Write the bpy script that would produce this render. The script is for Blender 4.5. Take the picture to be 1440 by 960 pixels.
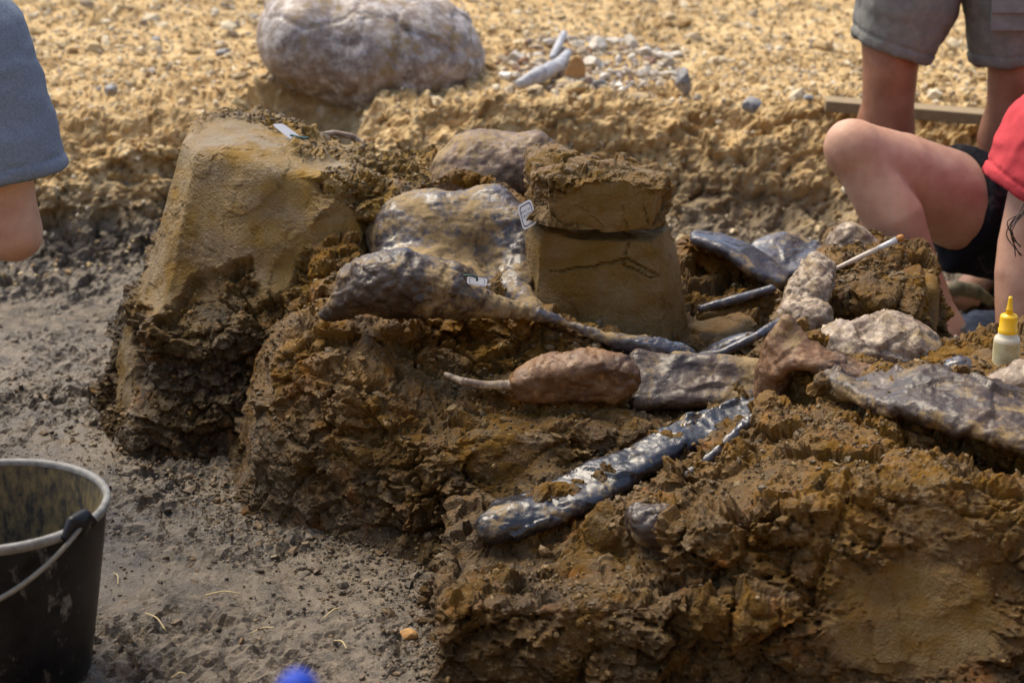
import bpy, math, random
import numpy as np
from mathutils import Vector

for o in list(bpy.data.objects):
    bpy.data.objects.remove(o)
SC = bpy.context.scene
COL = SC.collection

# ---------------------------------------------------------------- camera, sky, sun, exposure
PITCH = math.radians(18.4)
CAMZ = 1.33
FPX = 2800.0                      # focal length in photo pixels (70 mm on 36 mm)
cam_d = bpy.data.cameras.new('camera')
cam = bpy.data.objects.new('camera', cam_d)
COL.objects.link(cam)
cam.location = (0, 0, CAMZ)
cam.rotation_euler = (math.radians(90) - PITCH, 0, 0)
cam_d.sensor_width = 36.0
cam_d.lens = 70.0
cam_d.clip_start = 0.05
cam_d.clip_end = 2000.0
cam_d.dof.use_dof = True
cam_d.dof.focus_distance = 3.2
cam_d.dof.aperture_fstop = 5.0
SC.camera = cam

SUN_DIR = Vector((-0.36, 0.36, 0.86)).normalized()     # towards the sun
world = bpy.data.worlds.new('World')
SC.world = world
world.use_nodes = True
wn = world.node_tree.nodes
sky = wn.new('ShaderNodeTexSky')
sky.sky_type = 'NISHITA'
sky.sun_disc = False
sky.sun_elevation = math.asin(SUN_DIR.z)
sky.sun_rotation = math.atan2(SUN_DIR.x, SUN_DIR.y)
sky.air_density = 1.0
sky.dust_density = 1.6
bg = wn['Background']
bg.inputs['Strength'].default_value = 0.115
world.node_tree.links.new(sky.outputs[0], bg.inputs['Color'])

sun_d = bpy.data.lights.new('sun', 'SUN')
sun = bpy.data.objects.new('sun', sun_d)
COL.objects.link(sun)
sun.location = (0, 0, 6)
sun.rotation_euler = SUN_DIR.to_track_quat('Z', 'Y').to_euler()
sun_d.energy = 2.6
sun_d.angle = math.radians(40)
sun_d.color = (1.0, 0.87, 0.67)

SC.view_settings.view_transform = 'Standard'
SC.view_settings.look = 'None'
SC.view_settings.gamma = 1.0
SC.view_settings.exposure = 1.05
SC.view_settings.use_curve_mapping = False

# ---------------------------------------------------------------- picture <-> place
def ray(px, py):
    dx = (px - 720.0) / FPX
    dy = (480.0 - py) / FPX
    c, s = math.cos(PITCH), math.sin(PITCH)
    return np.array([dx, c + dy * s, -s + dy * c])
def PY(px, py, Y):
    d = ray(px, py)
    return np.array([0, 0, CAMZ]) + d * (Y / d[1])
def PZ(px, py, z):
    d = ray(px, py)
    return np.array([0, 0, CAMZ]) + d * ((z - CAMZ) / d[2])

# ---------------------------------------------------------------- noise (numpy)
def _hash(ix, iy, iz, seed):
    h = (ix.astype(np.uint32) * np.uint32(374761393) + iy.astype(np.uint32) * np.uint32(668265263)
         + iz.astype(np.uint32) * np.uint32(2147483647) + np.uint32((seed * 974711) & 0xffffffff))
    h = (h ^ (h >> np.uint32(13))) * np.uint32(1274126177)
    h = (h ^ (h >> np.uint32(16))) * np.uint32(2246822519)
    return h ^ (h >> np.uint32(15))
def _f(h):
    return h.astype(np.float32) * np.float32(1.0 / 4294967296.0)
def vnoise(p, seed=0):
    i = np.floor(p).astype(np.int64)
    f = (p - i).astype(np.float32)
    f = f * f * f * (f * (f * 6 - 15) + 10)
    out = np.zeros(len(p), np.float32)
    for a in (0, 1):
        wa = f[:, 0] if a else 1 - f[:, 0]
        for b in (0, 1):
            wb = f[:, 1] if b else 1 - f[:, 1]
            for c in (0, 1):
                wc = f[:, 2] if c else 1 - f[:, 2]
                out += wa * wb * wc * _f(_hash(i[:, 0] + a, i[:, 1] + b, i[:, 2] + c, seed))
    return out * 2 - 1
def fbm(p, octs=4, seed=0, gain=0.5):
    out = np.zeros(len(p), np.float32); a = 1.0; t = 0
    for k in range(octs):
        out += a * vnoise(p * (2.03 ** k) + 17.3 * k, seed + k); t += a; a *= gain
    return out / t
def voro(p, seed=0):
    i = np.floor(p).astype(np.int64)
    n = len(p)
    f1 = np.full(n, 9.0, np.float32); f2 = np.full(n, 9.0, np.float32)
    hid = np.zeros(n, np.uint32); dl = np.zeros((n, 3), np.float32)
    for a in (-1, 0, 1):
        for b in (-1, 0, 1):
            for c in (-1, 0, 1):
                ix, iy, iz = i[:, 0] + a, i[:, 1] + b, i[:, 2] + c
                h = _hash(ix, iy, iz, seed)
                h2 = h * np.uint32(2654435761); h3 = h2 * np.uint32(2246822519) + np.uint32(77)
                d0 = (p[:, 0] - ix - _f(h)).astype(np.float32)
                d1 = (p[:, 1] - iy - _f(h2)).astype(np.float32)
                d2 = (p[:, 2] - iz - _f(h3 ^ (h3 >> np.uint32(15)))).astype(np.float32)
                d = np.sqrt(d0 * d0 + d1 * d1 + d2 * d2)
                m = d < f1
                f2 = np.where(m, f1, np.minimum(f2, d))
                f1 = np.where(m, d, f1)
                hid = np.where(m, h, hid)
                dl[m, 0] = d0[m]; dl[m, 1] = d1[m]; dl[m, 2] = d2[m]
    return f1, f2, hid, dl
def chunk(p, size, seed, an=(1, 1, 1.5), crack=0.12, depth=0.9, tilt=1.6):
    """faceted broken-clay relief: every cell is a tilted flat clod with a recessed joint"""
    q = p * np.array(an) / size
    f1, f2, hid, dl = voro(q, seed)
    r = _f(hid * np.uint32(2654435761) ^ np.uint32(99991))
    t = np.stack([_f(hid * np.uint32(k) ^ (hid >> np.uint32(9))) - 0.5 for k in (40503, 69069, 1664525)], 1)
    e = np.clip((f2 - f1) / crack, 0, 1)
    return (r - 0.5) + tilt * (t * dl).sum(1) - depth * (1 - e) ** 2 * 0.6, r

# ---------------------------------------------------------------- mesh building
def mesh_from(name, V, F, smooth=True, attrs=None):
    me = bpy.data.meshes.new(name)
    V = np.asarray(V, np.float32)
    F = np.asarray(F, np.int32)
    k = F.shape[1]
    me.vertices.add(len(V)); me.vertices.foreach_set('co', V.ravel())
    me.loops.add(F.size); me.loops.foreach_set('vertex_index', F.ravel())
    me.polygons.add(len(F))
    me.polygons.foreach_set('loop_start', np.arange(0, F.size, k, dtype=np.int32))
    me.polygons.foreach_set('use_smooth', np.full(len(F), smooth, bool))
    me.update(calc_edges=True)
    for an, av in (attrs or {}).items():
        a = me.attributes.new(an, 'FLOAT', 'POINT')
        a.data.foreach_set('value', np.asarray(av, np.float32))
    return me
def vnormals(V, F):
    a, b, c = V[F[:, 0]], V[F[:, 1]], V[F[:, 2]]
    fn = np.cross(b - a, c - a) if F.shape[1] == 3 else np.cross(V[F[:, 2]] - V[F[:, 0]], V[F[:, 3]] - V[F[:, 1]])
    N = np.zeros_like(V)
    for k in range(F.shape[1]):
        for d in range(3):
            N[:, d] += np.bincount(F[:, k], fn[:, d], len(V))
    return N / np.maximum(np.linalg.norm(N, axis=1, keepdims=True), 1e-9)
def tag(o, label=None, cat=None, group=None, kind=None):
    if label: o['label'] = label
    if cat: o['category'] = cat
    if group: o['group'] = group
    if kind: o['kind'] = kind
    return o
def put(name, V, F, mat, parent=None, smooth=True, attrs=None, origin=None):
    """one mesh object in world coordinates; a top-level one gets its origin at its base"""
    V = np.asarray(V, float)
    if parent is not None:
        org = np.array(parent.location)
    elif origin is not None:
        org = np.array(origin)
    else:
        lo, hi = V.min(0), V.max(0); org = np.array([(lo[0] + hi[0]) / 2, (lo[1] + hi[1]) / 2, lo[2]])
    o = bpy.data.objects.new(name, mesh_from(name, V - org, F, smooth, attrs))
    COL.objects.link(o)
    if parent is not None: o.parent = parent
    else: o.location = org
    o.data.materials.append(mat)
    return o
def empty(name, loc):
    o = bpy.data.objects.new(name, None); COL.objects.link(o)
    o.location = [float(v) for v in loc]; o.empty_display_size = 0.05
    return o
def lathe(profile, n=48, center=(0, 0, 0)):
    pr = np.array(profile, float); m = len(pr)
    th = np.linspace(0, 2 * math.pi, n, endpoint=False)
    V = np.stack([np.outer(pr[:, 0], np.cos(th)), np.outer(pr[:, 0], np.sin(th)),
                  np.repeat(pr[:, 1][:, None], n, 1)], -1).reshape(-1, 3) + np.array(center)
    F = [[i * n + j, i * n + (j + 1) % n, (i + 1) * n + (j + 1) % n, (i + 1) * n + j] for i in range(m - 1) for j in range(n)]
    return V, np.array(F)
def catmull(P, n):
    P = np.array(P, float); P = np.vstack([2 * P[0] - P[1], P, 2 * P[-1] - P[-2]]); out = []
    for i in range(1, len(P) - 2):
        for t in np.linspace(0, 1, n, endpoint=False):
            a, b, c, d = P[i - 1], P[i], P[i + 1], P[i + 2]
            out.append(0.5 * (2 * b + (c - a) * t + (2 * a - 5 * b + 4 * c - d) * t * t + (3 * b - a - 3 * c + d) * t ** 3))
    out.append(P[-2]); return np.array(out)
def tube(P, R, n=10):
    P = np.array(P, float); m = len(P)
    R = np.full(m, R) if np.isscalar(R) else np.interp(np.linspace(0, 1, m), np.linspace(0, 1, len(R)), R)
    T = np.gradient(P, axis=0); P = np.vstack([P[:1], P, P[-1:]]); R = np.concatenate([[1e-5], R, [1e-5]]); T = np.vstack([T[:1], T, T[-1:]]); m += 2; T /= np.linalg.norm(T, axis=1, keepdims=True) + 1e-9
    up = np.array([0.13, 0.2, 0.97]); A = np.cross(T, up); A /= np.linalg.norm(A, axis=1, keepdims=True) + 1e-9
    B = np.cross(T, A); th = np.linspace(0, 2 * math.pi, n, endpoint=False)
    V = (P[:, None] + R[:, None, None] * (A[:, None] * np.cos(th)[None, :, None] + B[:, None] * np.sin(th)[None, :, None])).reshape(-1, 3)
    F = [[i * n + j, i * n + (j + 1) % n, (i + 1) * n + (j + 1) % n, (i + 1) * n + j] for i in range(m - 1) for j in range(n)]
    return V, np.array(F)
def boxmesh(c, ax, ay, az):
    c, ax, ay, az = map(np.array, (c, ax, ay, az))
    V = np.array([c + i * ax + j * ay + k * az for i in (-1, 1) for j in (-1, 1) for k in (-1, 1)])
    return V, np.array([[0, 1, 3, 2], [4, 6, 7, 5], [0, 4, 5, 1], [2, 3, 7, 6], [0, 2, 6, 4], [1, 5, 7, 3]])

# ---------------------------------------------------------------- signed-distance solids -> mesh
def surface_nets(S, org, h):
    nx, ny, nz = S.shape
    neg = S < 0
    cnt = np.zeros((nx - 1, ny - 1, nz - 1), np.int8)
    for a in (0, 1):
        for b in (0, 1):
            for c in (0, 1):
                cnt += neg[a:nx - 1 + a, b:ny - 1 + b, c:nz - 1 + c]
    act = np.argwhere((cnt > 0) & (cnt < 8))
    idx = np.full((nx - 1, ny - 1, nz - 1), -1, np.int32)
    idx[act[:, 0], act[:, 1], act[:, 2]] = np.arange(len(act))
    pos = np.zeros((len(act), 3)); num = np.zeros(len(act))
    cs = [(a, b, c) for a in (0, 1) for b in (0, 1) for c in (0, 1)]
    val = {q: S[act[:, 0] + q[0], act[:, 1] + q[1], act[:, 2] + q[2]] for q in cs}
    for q in cs:
        for ax in range(3):
            if q[ax]: continue
            r = list(q); r[ax] = 1; r = tuple(r)
            a, b = val[q], val[r]
            m = (a < 0) != (b < 0)
            t = np.where(m, a / np.where(m, a - b, 1), 0)
            e = np.tile(np.array(q, float), (len(act), 1)); e[:, ax] += t
            pos[m] += e[m]; num[m] += 1
    V = np.array(org) + h * (act + pos / num[:, None])
    F = []
    for ax in range(3):
        u, v = [(1, 2), (2, 0), (0, 1)][ax]
        s0 = [slice(None)] * 3; s1 = [slice(None)] * 3
        s0[ax] = slice(0, -1); s1[ax] = slice(1, None)
        A, B = neg[tuple(s0)], neg[tuple(s1)]
        E = np.argwhere(A != B)
        ok = (E[:, u] > 0) & (E[:, v] > 0) & (E[:, u] < S.shape[u] - 1) & (E[:, v] < S.shape[v] - 1)
        E = E[ok]; fl = A[E[:, 0], E[:, 1], E[:, 2]]
        q = []
        for du, dv in ((1, 1), (0, 1), (0, 0), (1, 0)):
            G = E.copy(); G[:, u] -= du; G[:, v] -= dv
            q.append(idx[G[:, 0], G[:, 1], G[:, 2]])
        q = np.stack(q, 1)
        q[~fl] = q[~fl][:, ::-1]
        F.append(q)
    return V, np.vstack(F)
def smin(a, b, k):
    h = np.clip(0.5 + 0.5 * (b - a) / k, 0, 1)
    return b + (a - b) * h - k * h * (1 - h)
def smax(a, b, k): return -smin(-a, -b, k)
def cone_sdf(P, a, b, ra, rb):
    a = np.array(a, np.float32); b = np.array(b, np.float32); ba = b - a
    pa = [P[i] - a[i] for i in range(3)]
    h = np.clip((pa[0] * ba[0] + pa[1] * ba[1] + pa[2] * ba[2]) / max(float(ba @ ba), 1e-9), 0, 1)
    return np.sqrt(sum((pa[i] - h * ba[i]) ** 2 for i in range(3))) - (ra + (rb - ra) * h)
def ell_sdf(P, c, r, R=None):
    q = [P[i] - np.float32(c[i]) for i in range(3)]
    if R is not None:
        M = np.array(R); q = [sum(M[i, j] * q[j] for j in range(3)) for i in range(3)]
    k0 = np.sqrt(sum((q[i] / r[i]) ** 2 for i in range(3)))
    k1 = np.sqrt(sum((q[i] / r[i] ** 2) ** 2 for i in range(3)))
    return k0 * (k0 - 1) / np.maximum(k1, 1e-6)
def rotm(rx=0, ry=0, rz=0):
    from mathutils import Euler
    return np.array(Euler((math.radians(rx), math.radians(ry), math.radians(rz))).to_matrix()).T
def solid(prims, h, k=0.02, pad=0.03):
    """prims: ('c', [(p, r), ...]) tapered chain, ('e', centre, radii, R) ellipsoid, ('-e' ...) cut, ('cut', point, normal)"""
    lo, hi = [], []
    for p in prims:
        if p[0] == 'c':
            for q, r in p[1]: lo.append(np.array(q) - r); hi.append(np.array(q) + r)
        elif p[0] == 'e':
            m = max(p[2]); lo.append(np.array(p[1]) - m); hi.append(np.array(p[1]) + m)
    lo = np.min(lo, 0) - pad; hi = np.max(hi, 0) + pad
    n = np.ceil((hi - lo) / h).astype(int) + 1
    G = [(lo[i] + h * np.arange(n[i])).astype(np.float32) for i in range(3)]
    P = [G[0][:, None, None], G[1][None, :, None], G[2][None, None, :]]
    S = None
    for p in prims:
        if p[0] == 'c':
            d = None
            for (q0, r0), (q1, r1) in zip(p[1][:-1], p[1][1:]):
                e = cone_sdf(P, q0, q1, r0, r1); d = e if d is None else np.minimum(d, e)
            kk = p[2] if len(p) > 2 else k
        elif p[0] in ('e', '-e'):
            d = ell_sdf(P, p[1], p[2], p[3] if len(p) > 3 else None); kk = k
        elif p[0] == '-c':
            d = None
            for (q0, r0), (q1, r1) in zip(p[1][:-1], p[1][1:]):
                e = cone_sdf(P, q0, q1, r0, r1); d = e if d is None else np.minimum(d, e)
        elif p[0] == 'cut':
            nn = np.array(p[2]) / np.linalg.norm(p[2])
            d = sum((P[i] - p[1][i]) * nn[i] for i in range(3))
            S = smax(S, d + 0 * S, 0.006); continue
        if p[0][0] == '-': S = smax(S, -d, 0.012)
        else: S = d + np.zeros(n, np.float32) if S is None else smin(S, d, kk)
    return surface_nets(S, lo, h)
def poly_sd(X, Y, poly):
    poly = np.array(poly)[:, :2]; d = np.full(X.shape, 1e9); ins = np.zeros(X.shape, bool)
    for i in range(len(poly)):
        a, b = poly[i], poly[(i + 1) % len(poly)]
        e = b - a; wx, wy = X - a[0], Y - a[1]
        t = np.clip((wx * e[0] + wy * e[1]) / (e @ e), 0, 1)
        d = np.minimum(d, (wx - e[0] * t) ** 2 + (wy - e[1] * t) ** 2)
        c = (a[1] > Y) != (b[1] > Y)
        ins ^= c & (X < (b[0] - a[0]) * (Y - a[1]) / (b[1] - a[1] + 1e-12) + a[0])
    return np.where(ins, -1, 1) * np.sqrt(d)
def top_field(X, Y, pts, power=3.0, soft=0.03):
    w = 0; s = 0
    for p in pts:
        k = 1.0 / ((X - p[0]) ** 2 + (Y - p[1]) ** 2 + soft ** 2) ** (power / 2)
        w = w + k; s = s + k * p[2]
    return s / w
def mass(blocks, lo, hi, h, k=0.03, extra=(), edge=0.02):
    """blocks: (polygon at the base, top control points, batter, base z) cut banks of clay, joined"""
    lo = np.array(lo, float); hi = np.array(hi, float)
    n = np.ceil((hi - lo) / h).astype(int) + 1
    G = [(lo[i] + h * np.arange(n[i])) for i in range(3)]
    X, Y = np.meshgrid(G[0], G[1], indexing='ij')
    Z = G[2].astype(np.float32)[None, None, :]
    S = None
    for poly, pts, bat, z0 in blocks:
        sd = poly_sd(X, Y, poly).astype(np.float32)[:, :, None]
        T = (top_field(X, Y, pts).astype(np.float32)[:, :, None])
        d = smax((Z - T) * 0.9, (sd + bat * (Z - z0)) / math.sqrt(1 + bat * bat), edge)
        S = d if S is None else smin(S, d, k)
    P = [G[0].astype(np.float32)[:, None, None], G[1].astype(np.float32)[None, :, None], Z]
    for p in extra:
        if p[0] in ('c', '-c'):
            d = None
            for (q0, r0), (q1, r1) in zip(p[1][:-1], p[1][1:]):
                e = cone_sdf(P, q0, q1, r0, r1); d = e if d is None else np.minimum(d, e)
        else:
            d = ell_sdf(P, p[1], p[2], p[3] if len(p) > 3 else None)
        S = smax(S, -d, 0.02) if p[0][0] == '-' else smin(S, d, 0.015)
    return surface_nets(S, lo, h)
def blob_mask(P, blobs):
    m = np.zeros(len(P), np.float32)
    w = fbm(P * 22, 3, 5) * 0.25
    for c, r in blobs:
        d = np.sqrt((((P - np.array(c)) / np.array(r)) ** 2).sum(1))
        m = np.maximum(m, np.clip((1.05 - d + w) * 5, 0, 1))
    return m
def polyline_dist(P, L):
    d = np.full(len(P), 9.0)
    for a, b in zip(L[:-1], L[1:]):
        a, b = np.array(a), np.array(b); e = b - a
        t = np.clip(((P - a) @ e) / (e @ e), 0, 1)
        d = np.minimum(d, np.linalg.norm(P - a - t[:, None] * e, axis=1))
    return d
def rough_clay(V, F, smooth_blobs=(), cracks=(), seed=1, amp=1.0, an=(1, 1, 1.6), lump=1.0):
    N = vnormals(V, F)
    sm = blob_mask(V, smooth_blobs) if smooth_blobs else np.zeros(len(V), np.float32)
    W = V + 0.022 * np.stack([fbm(V * 14 + 9 * k, 3, seed + 31 * k) for k in range(3)], 1)
    c1, r1 = chunk(W, 0.085, seed, an)
    c2, r2 = chunk(W + 0.3 * 0.01 * c1[:, None], 0.034, seed + 3, an)
    c3, r3 = chunk(W, 0.014, seed + 5, (1, 1, 1.3))
    lf = fbm(V * 7, 3, seed + 7)
    pat = np.clip(0.62 + 0.9 * fbm(V * 9 + 3, 2, seed + 8), 0.12, 1.25)
    rough = 0.030 * lf + pat * (0.030 * c1 + 0.0165 * c2 + 0.0066 * c3)
    scr = fbm(V * np.array([34, 34, 9]), 3, seed + 11)
    c0, _ = chunk(W, 0.11, seed + 21, (1, 1, 0.8), 0.05, 0.15, 1.5); chip = np.clip(vnoise(V * 26, seed + 2) * 2.2 - 0.9, 0, 1)
    flat = lump * 0.009 * lf + 0.0036 * c0 + 0.0030 * scr - 0.004 * chip * np.abs(c2) + 0.0012 * c3 * np.clip(vnoise(V * 20, seed + 2) * 2, 0, 1)
    d = amp * rough * (1 - sm) + flat * sm
    V2 = V + N * d[:, None]
    for L, w, dep in cracks:
        Lw = V + 0.004 * np.stack([fbm(V * 70 + 5 * k, 2, seed + k) for k in range(3)], 1)
        q = polyline_dist(Lw * np.array([1, 0.02, 1]), [np.array(p_) * np.array([1, 0.02, 1]) for p_ in L])
        V2 = V2 - N * (dep * np.clip(1.3 - q / w, 0, 1) * (N[:, 1] < -0.35))[:, None]
    return V2, {'cell': 0.5 * r1 + 0.35 * r2 + 0.15 * r3, 'smooth': sm}

# ---------------------------------------------------------------- materials
def new_mat(name):
    m = bpy.data.materials.new(name); m.use_nodes = True
    nt = m.node_tree; return m, nt, nt.nodes['Principled BSDF']
class NB:
    def __init__(s, nt): s.nt = nt; s.co = None
    def n(s, t, **kw):
        x = s.nt.nodes.new(t)
        for k, v in kw.items(): setattr(x, k, v)
        return x
    def link(s, a, b): s.nt.links.new(a, b)
    def coord(s):
        if s.co is None: s.co = s.n('ShaderNodeTexCoord').outputs['Object']
        return s.co
    def noise(s, scale, detail=4, rough=0.6, stretch=None, dist=0.0):
        x = s.n('ShaderNodeTexNoise'); x.inputs['Scale'].default_value = scale
        x.inputs['Detail'].default_value = detail; x.inputs['Roughness'].default_value = rough
        x.inputs['Distortion'].default_value = dist
        c = s.coord()
        if stretch:
            mp = s.n('ShaderNodeMapping'); mp.inputs['Scale'].default_value = stretch; s.link(c, mp.inputs[0]); c = mp.outputs[0]
        s.link(c, x.inputs['Vector']); return x.outputs['Fac']
    def voronoi(s, scale, feat='F1'):
        x = s.n('ShaderNodeTexVoronoi', feature=feat); x.inputs['Scale'].default_value = scale
        s.link(s.coord(), x.inputs['Vector']); return x.outputs['Distance']
    def attr(s, name): return s.n('ShaderNodeAttribute', attribute_name=name).outputs['Fac']
    def ramp(s, fac, *stops):
        x = s.n('ShaderNodeValToRGB'); e = x.color_ramp.elements
        while len(e) < len(stops): e.new(0.5)
        for i, (p, c) in enumerate(stops):
            e[i].position = p; e[i].color = (c, c, c, 1) if np.isscalar(c) else (*c, 1)
        s.link(fac, x.inputs[0]); return x.outputs[0]
    def mix(s, fac, a, b, mode='MIX'):
        x = s.n('ShaderNodeMix', data_type='RGBA', blend_type=mode)
        for v, k in ((fac, 0), (a, 6), (b, 7)):
            if isinstance(v, (int, float)): x.inputs[k].default_value = v
            elif isinstance(v, tuple): x.inputs[k].default_value = (*v, 1)
            else: s.link(v, x.inputs[k])
        return x.outputs[2]
    def math(s, op, a, b=0.0):
        x = s.n('ShaderNodeMath', operation=op)
        for i, v in enumerate((a, b)):
            if isinstance(v, (int, float)): x.inputs[i].default_value = v
            else: s.link(v, x.inputs[i])
        return x.outputs[0]
    def bump(s, h, strength, dist, prev=None):
        x = s.n('ShaderNodeBump'); x.inputs['Strength'].default_value = strength; x.inputs['Distance'].default_value = dist
        s.link(h, x.inputs['Height'])
        if prev is not None: s.link(prev, x.inputs['Normal'])
        return x.outputs[0]
    def z(s):
        g = s.n('ShaderNodeNewGeometry'); x = s.n('ShaderNodeSeparateXYZ'); s.link(g.outputs['Position'], x.inputs[0]); return x.outputs
def clay_mat(name, ochre, brown, grey, pale, zlo=0.0, zhi=0.35, wet=0.5):
    m, nt, B = new_mat(name); b = NB(nt)
    n1, n2, n3 = b.noise(5, 5), b.noise(23, 5, 0.65), b.noise(90, 4, 0.7)
    zf = b.math('MULTIPLY_ADD', n1, 0.30); nt.nodes[-1].inputs[2].default_value = -0.15
    zz = b.math('ADD', b.z()[2], zf)
    hi = b.ramp(zz, (0.0, 0.0), (1.0, 1.0)); hi = b.n('ShaderNodeMapRange'); hi.inputs[1].default_value = zlo; hi.inputs[2].default_value = zhi
    b.link(zz, hi.inputs[0]); hi = hi.outputs[0]
    base = b.mix(hi, brown, ochre)
    c = b.mix(b.ramp(n2, (0.45, 0.0), (0.68, 0.85)), base, grey)
    rust = tuple(v * f for v, f in zip(ochre, (1.20, 0.86, 0.60)))
    c = b.mix(b.ramp(b.noise(13, 4, 0.6, dist=0.6), (0.57, 0.0), (0.72, 0.65)), c, rust)
    c = b.mix(b.ramp(b.attr('cell'), (0.25, 0.55), (0.75, 0.0)), c, b.mix(0.5, c, tuple(v * 0.45 for v in brown)))
    c = b.mix(b.ramp(n3, (0.55, 0.0), (0.78, 0.6)), c, pale)
    sm = b.attr('smooth')
    cs = b.mix(b.ramp(b.noise(11, 5, 0.6, (1, 1, 2.2)), (0.35, 0.0), (0.7, 0.9)), b.mix(0.65, ochre, base), b.mix(0.5, grey, pale))
    cs = b.mix(b.ramp(b.noise(60, 3, 0.7), (0.60, 0.0), (0.72, 0.5)), cs, brown)
    c = b.mix(sm, c, cs)
    b.link(c, B.inputs['Base Color'])
    wp = b.ramp(b.math('ADD', b.math('MULTIPLY', b.noise(7, 4, 0.65), 0.7), b.math('MULTIPLY', b.noise(45, 3, 0.7), 0.3)), (0.43, 0.0), (0.53, 1.0))
    b.link(b.mix(wp, (0.8, 0.8, 0.8), (0.60 - 0.55 * wet,) * 3), B.inputs['Roughness'])
    b.link(b.ramp(wp, (0.0, 0.18), (1.0, 0.5)), B.inputs['Specular IOR Level'])
    bp = b.bump(b.noise(170, 5, 0.75), 0.75, 0.008)
    bp = b.bump(b.voronoi(260), 0.35, 0.004, bp)
    b.link(bp, B.inputs['Normal'])
    return m
def bone_mat(name, dark, mid, light, lightness=0.5, rough=0.3, grain=(1, 1, 1), coat=0.35, scale=1.0, mud=0.5, bk=1.0):
    m, nt, B = new_mat(name); b = NB(nt)
    n1 = b.noise(14 * scale, 6, 0.65, grain, 0.4); n2 = b.noise(48 * scale, 5, 0.7, grain); n3 = b.noise(140, 4, 0.7, grain)
    c = b.mix(b.ramp(n1, (0.32, 0.0), (0.62, 1.0)), dark, mid)
    f = b.math('ADD', b.math('MULTIPLY', n2, 0.7), b.math('MULTIPLY', n3, 0.3))
    t = 0.72 - 0.3 * lightness
    c = b.mix(b.ramp(f, (t - 0.08, 0.0), (t + 0.09, 0.95)), c, light)
    mt = 0.74 - 0.28 * mud
    md = b.ramp(b.math('ADD', b.math('MULTIPLY', b.noise(9, 5, 0.65, dist=0.8), 0.65), b.math('MULTIPLY', b.noise(70, 4, 0.75), 0.35)), (mt - 0.05, 0.0), (mt + 0.05, 1.0))
    c = b.mix(md, c, b.mix(n2, (0.15, 0.088, 0.028), (0.36, 0.26, 0.12)))
    b.link(c, B.inputs['Base Color'])
    rr = b.ramp(b.noise(20, 4, 0.7), (0.35, rough), (0.65, min(rough + 0.3, 0.9)))
    b.link(b.mix(md, rr, (0.8, 0.8, 0.8)), B.inputs['Roughness'])
    b.link(b.ramp(md, (0.0, coat), (0.6, 0.0)), B.inputs['Coat Weight']); B.inputs['Coat Roughness'].default_value = 0.22
    bp = b.bump(b.noise(120 * scale, 5, 0.7, grain), 0.5 * bk, 0.004)
    bp = b.bump(n2, 0.3 * bk, 0.006, bp)
    b.link(bp, B.inputs['Normal'])
    return m
def plain_mat(name, col, rough=0.5, var=0.0, vscale=40, bump=0.0, bscale=200, spec=0.5, sss=0.0, col2=None, stretch=None):
    m, nt, B = new_mat(name); b = NB(nt)
    if var or col2:
        c2 = col2 or tuple(v * (1 - var) for v in col)
        b.link(b.mix(b.ramp(b.noise(vscale, 5, 0.65, stretch), (0.36, 0.0), (0.64, 1.0)), col, c2), B.inputs['Base Color'])
    else: B.inputs['Base Color'].default_value = (*col, 1)
    B.inputs['Roughness'].default_value = rough; B.inputs['Specular IOR Level'].default_value = spec
    if sss:
        B.inputs['Subsurface Weight'].default_value = sss; B.inputs['Subsurface Radius'].default_value = (0.012, 0.005, 0.003)
        B.inputs['Subsurface Scale'].default_value = 1.0
    if bump: b.link(b.bump(b.noise(bscale, 4, 0.7, stretch), bump, 0.002), B.inputs['Normal'])
    return m
OCHRE, BROWN, GREY, PALE = (0.205, 0.100, 0.008), (0.058, 0.030, 0.005), (0.092, 0.059, 0.022), (0.36, 0.25, 0.10)
M_CLAY = clay_mat('clay_mixed', OCHRE, BROWN, GREY, PALE, 0.02, 0.32)
M_PED = clay_mat('clay_pedestal', (0.30, 0.178, 0.036), (0.056, 0.032, 0.009), GREY, (0.40, 0.31, 0.18), 0.20, 0.40)
M_PIL = clay_mat('clay_pillar', (0.185, 0.097, 0.011), (0.115, 0.062, 0.010), (0.13, 0.082, 0.023), PALE, 0.1, 0.4, 0.3)
def ground_mat():
    m, nt, B = new_mat('excavated_ground'); b = NB(nt)
    n1, n2, n3 = b.noise(4, 5), b.noise(26, 6, 0.7), b.noise(110, 4, 0.75)
    up = b.n('ShaderNodeMapRange'); up.inputs[1].default_value = 0.05; up.inputs[2].default_value = 0.22
    zz = b.math('ADD', b.z()[2], b.math('MULTIPLY', b.math('SUBTRACT', n1, 0.5), 0.25)); b.link(zz, up.inputs[0])
    mud = b.mix(b.ramp(n2, (0.38, 0.0), (0.62, 1.0)), (0.036, 0.026, 0.015), (0.165, 0.127, 0.082))
    mud = b.mix(b.ramp(n1, (0.42, 0.0), (0.62, 0.7)), mud, (0.150, 0.118, 0.080))
    grav = b.mix(b.ramp(n2, (0.36, 0.0), (0.64, 1.0)), (0.40, 0.245, 0.085), (0.68, 0.50, 0.25))
    grav = b.mix(b.ramp(b.noise(9, 5, 0.65), (0.50, 0.0), (0.64, 0.85)), grav, (0.25, 0.145, 0.045))
    c = b.mix(up.outputs[0], mud, grav)
    c = b.mix(b.ramp(n3, (0.60, 0.0), (0.75, 0.7)), c, (0.48, 0.40, 0.27))
    b.link(c, B.inputs['Base Color'])
    r = b.mix(up.outputs[0], b.ramp(b.noise(13, 4, 0.7), (0.42, 0.16), (0.62, 0.55)), (0.9, 0.9, 0.9))
    b.link(r, B.inputs['Roughness'])
    bp = b.bump(b.noise(150, 5, 0.75), 0.6, 0.007); bp = b.bump(b.voronoi(200), 0.3, 0.004, bp)
    b.link(bp, B.inputs['Normal']); return m
M_GROUND = ground_mat()
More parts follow.
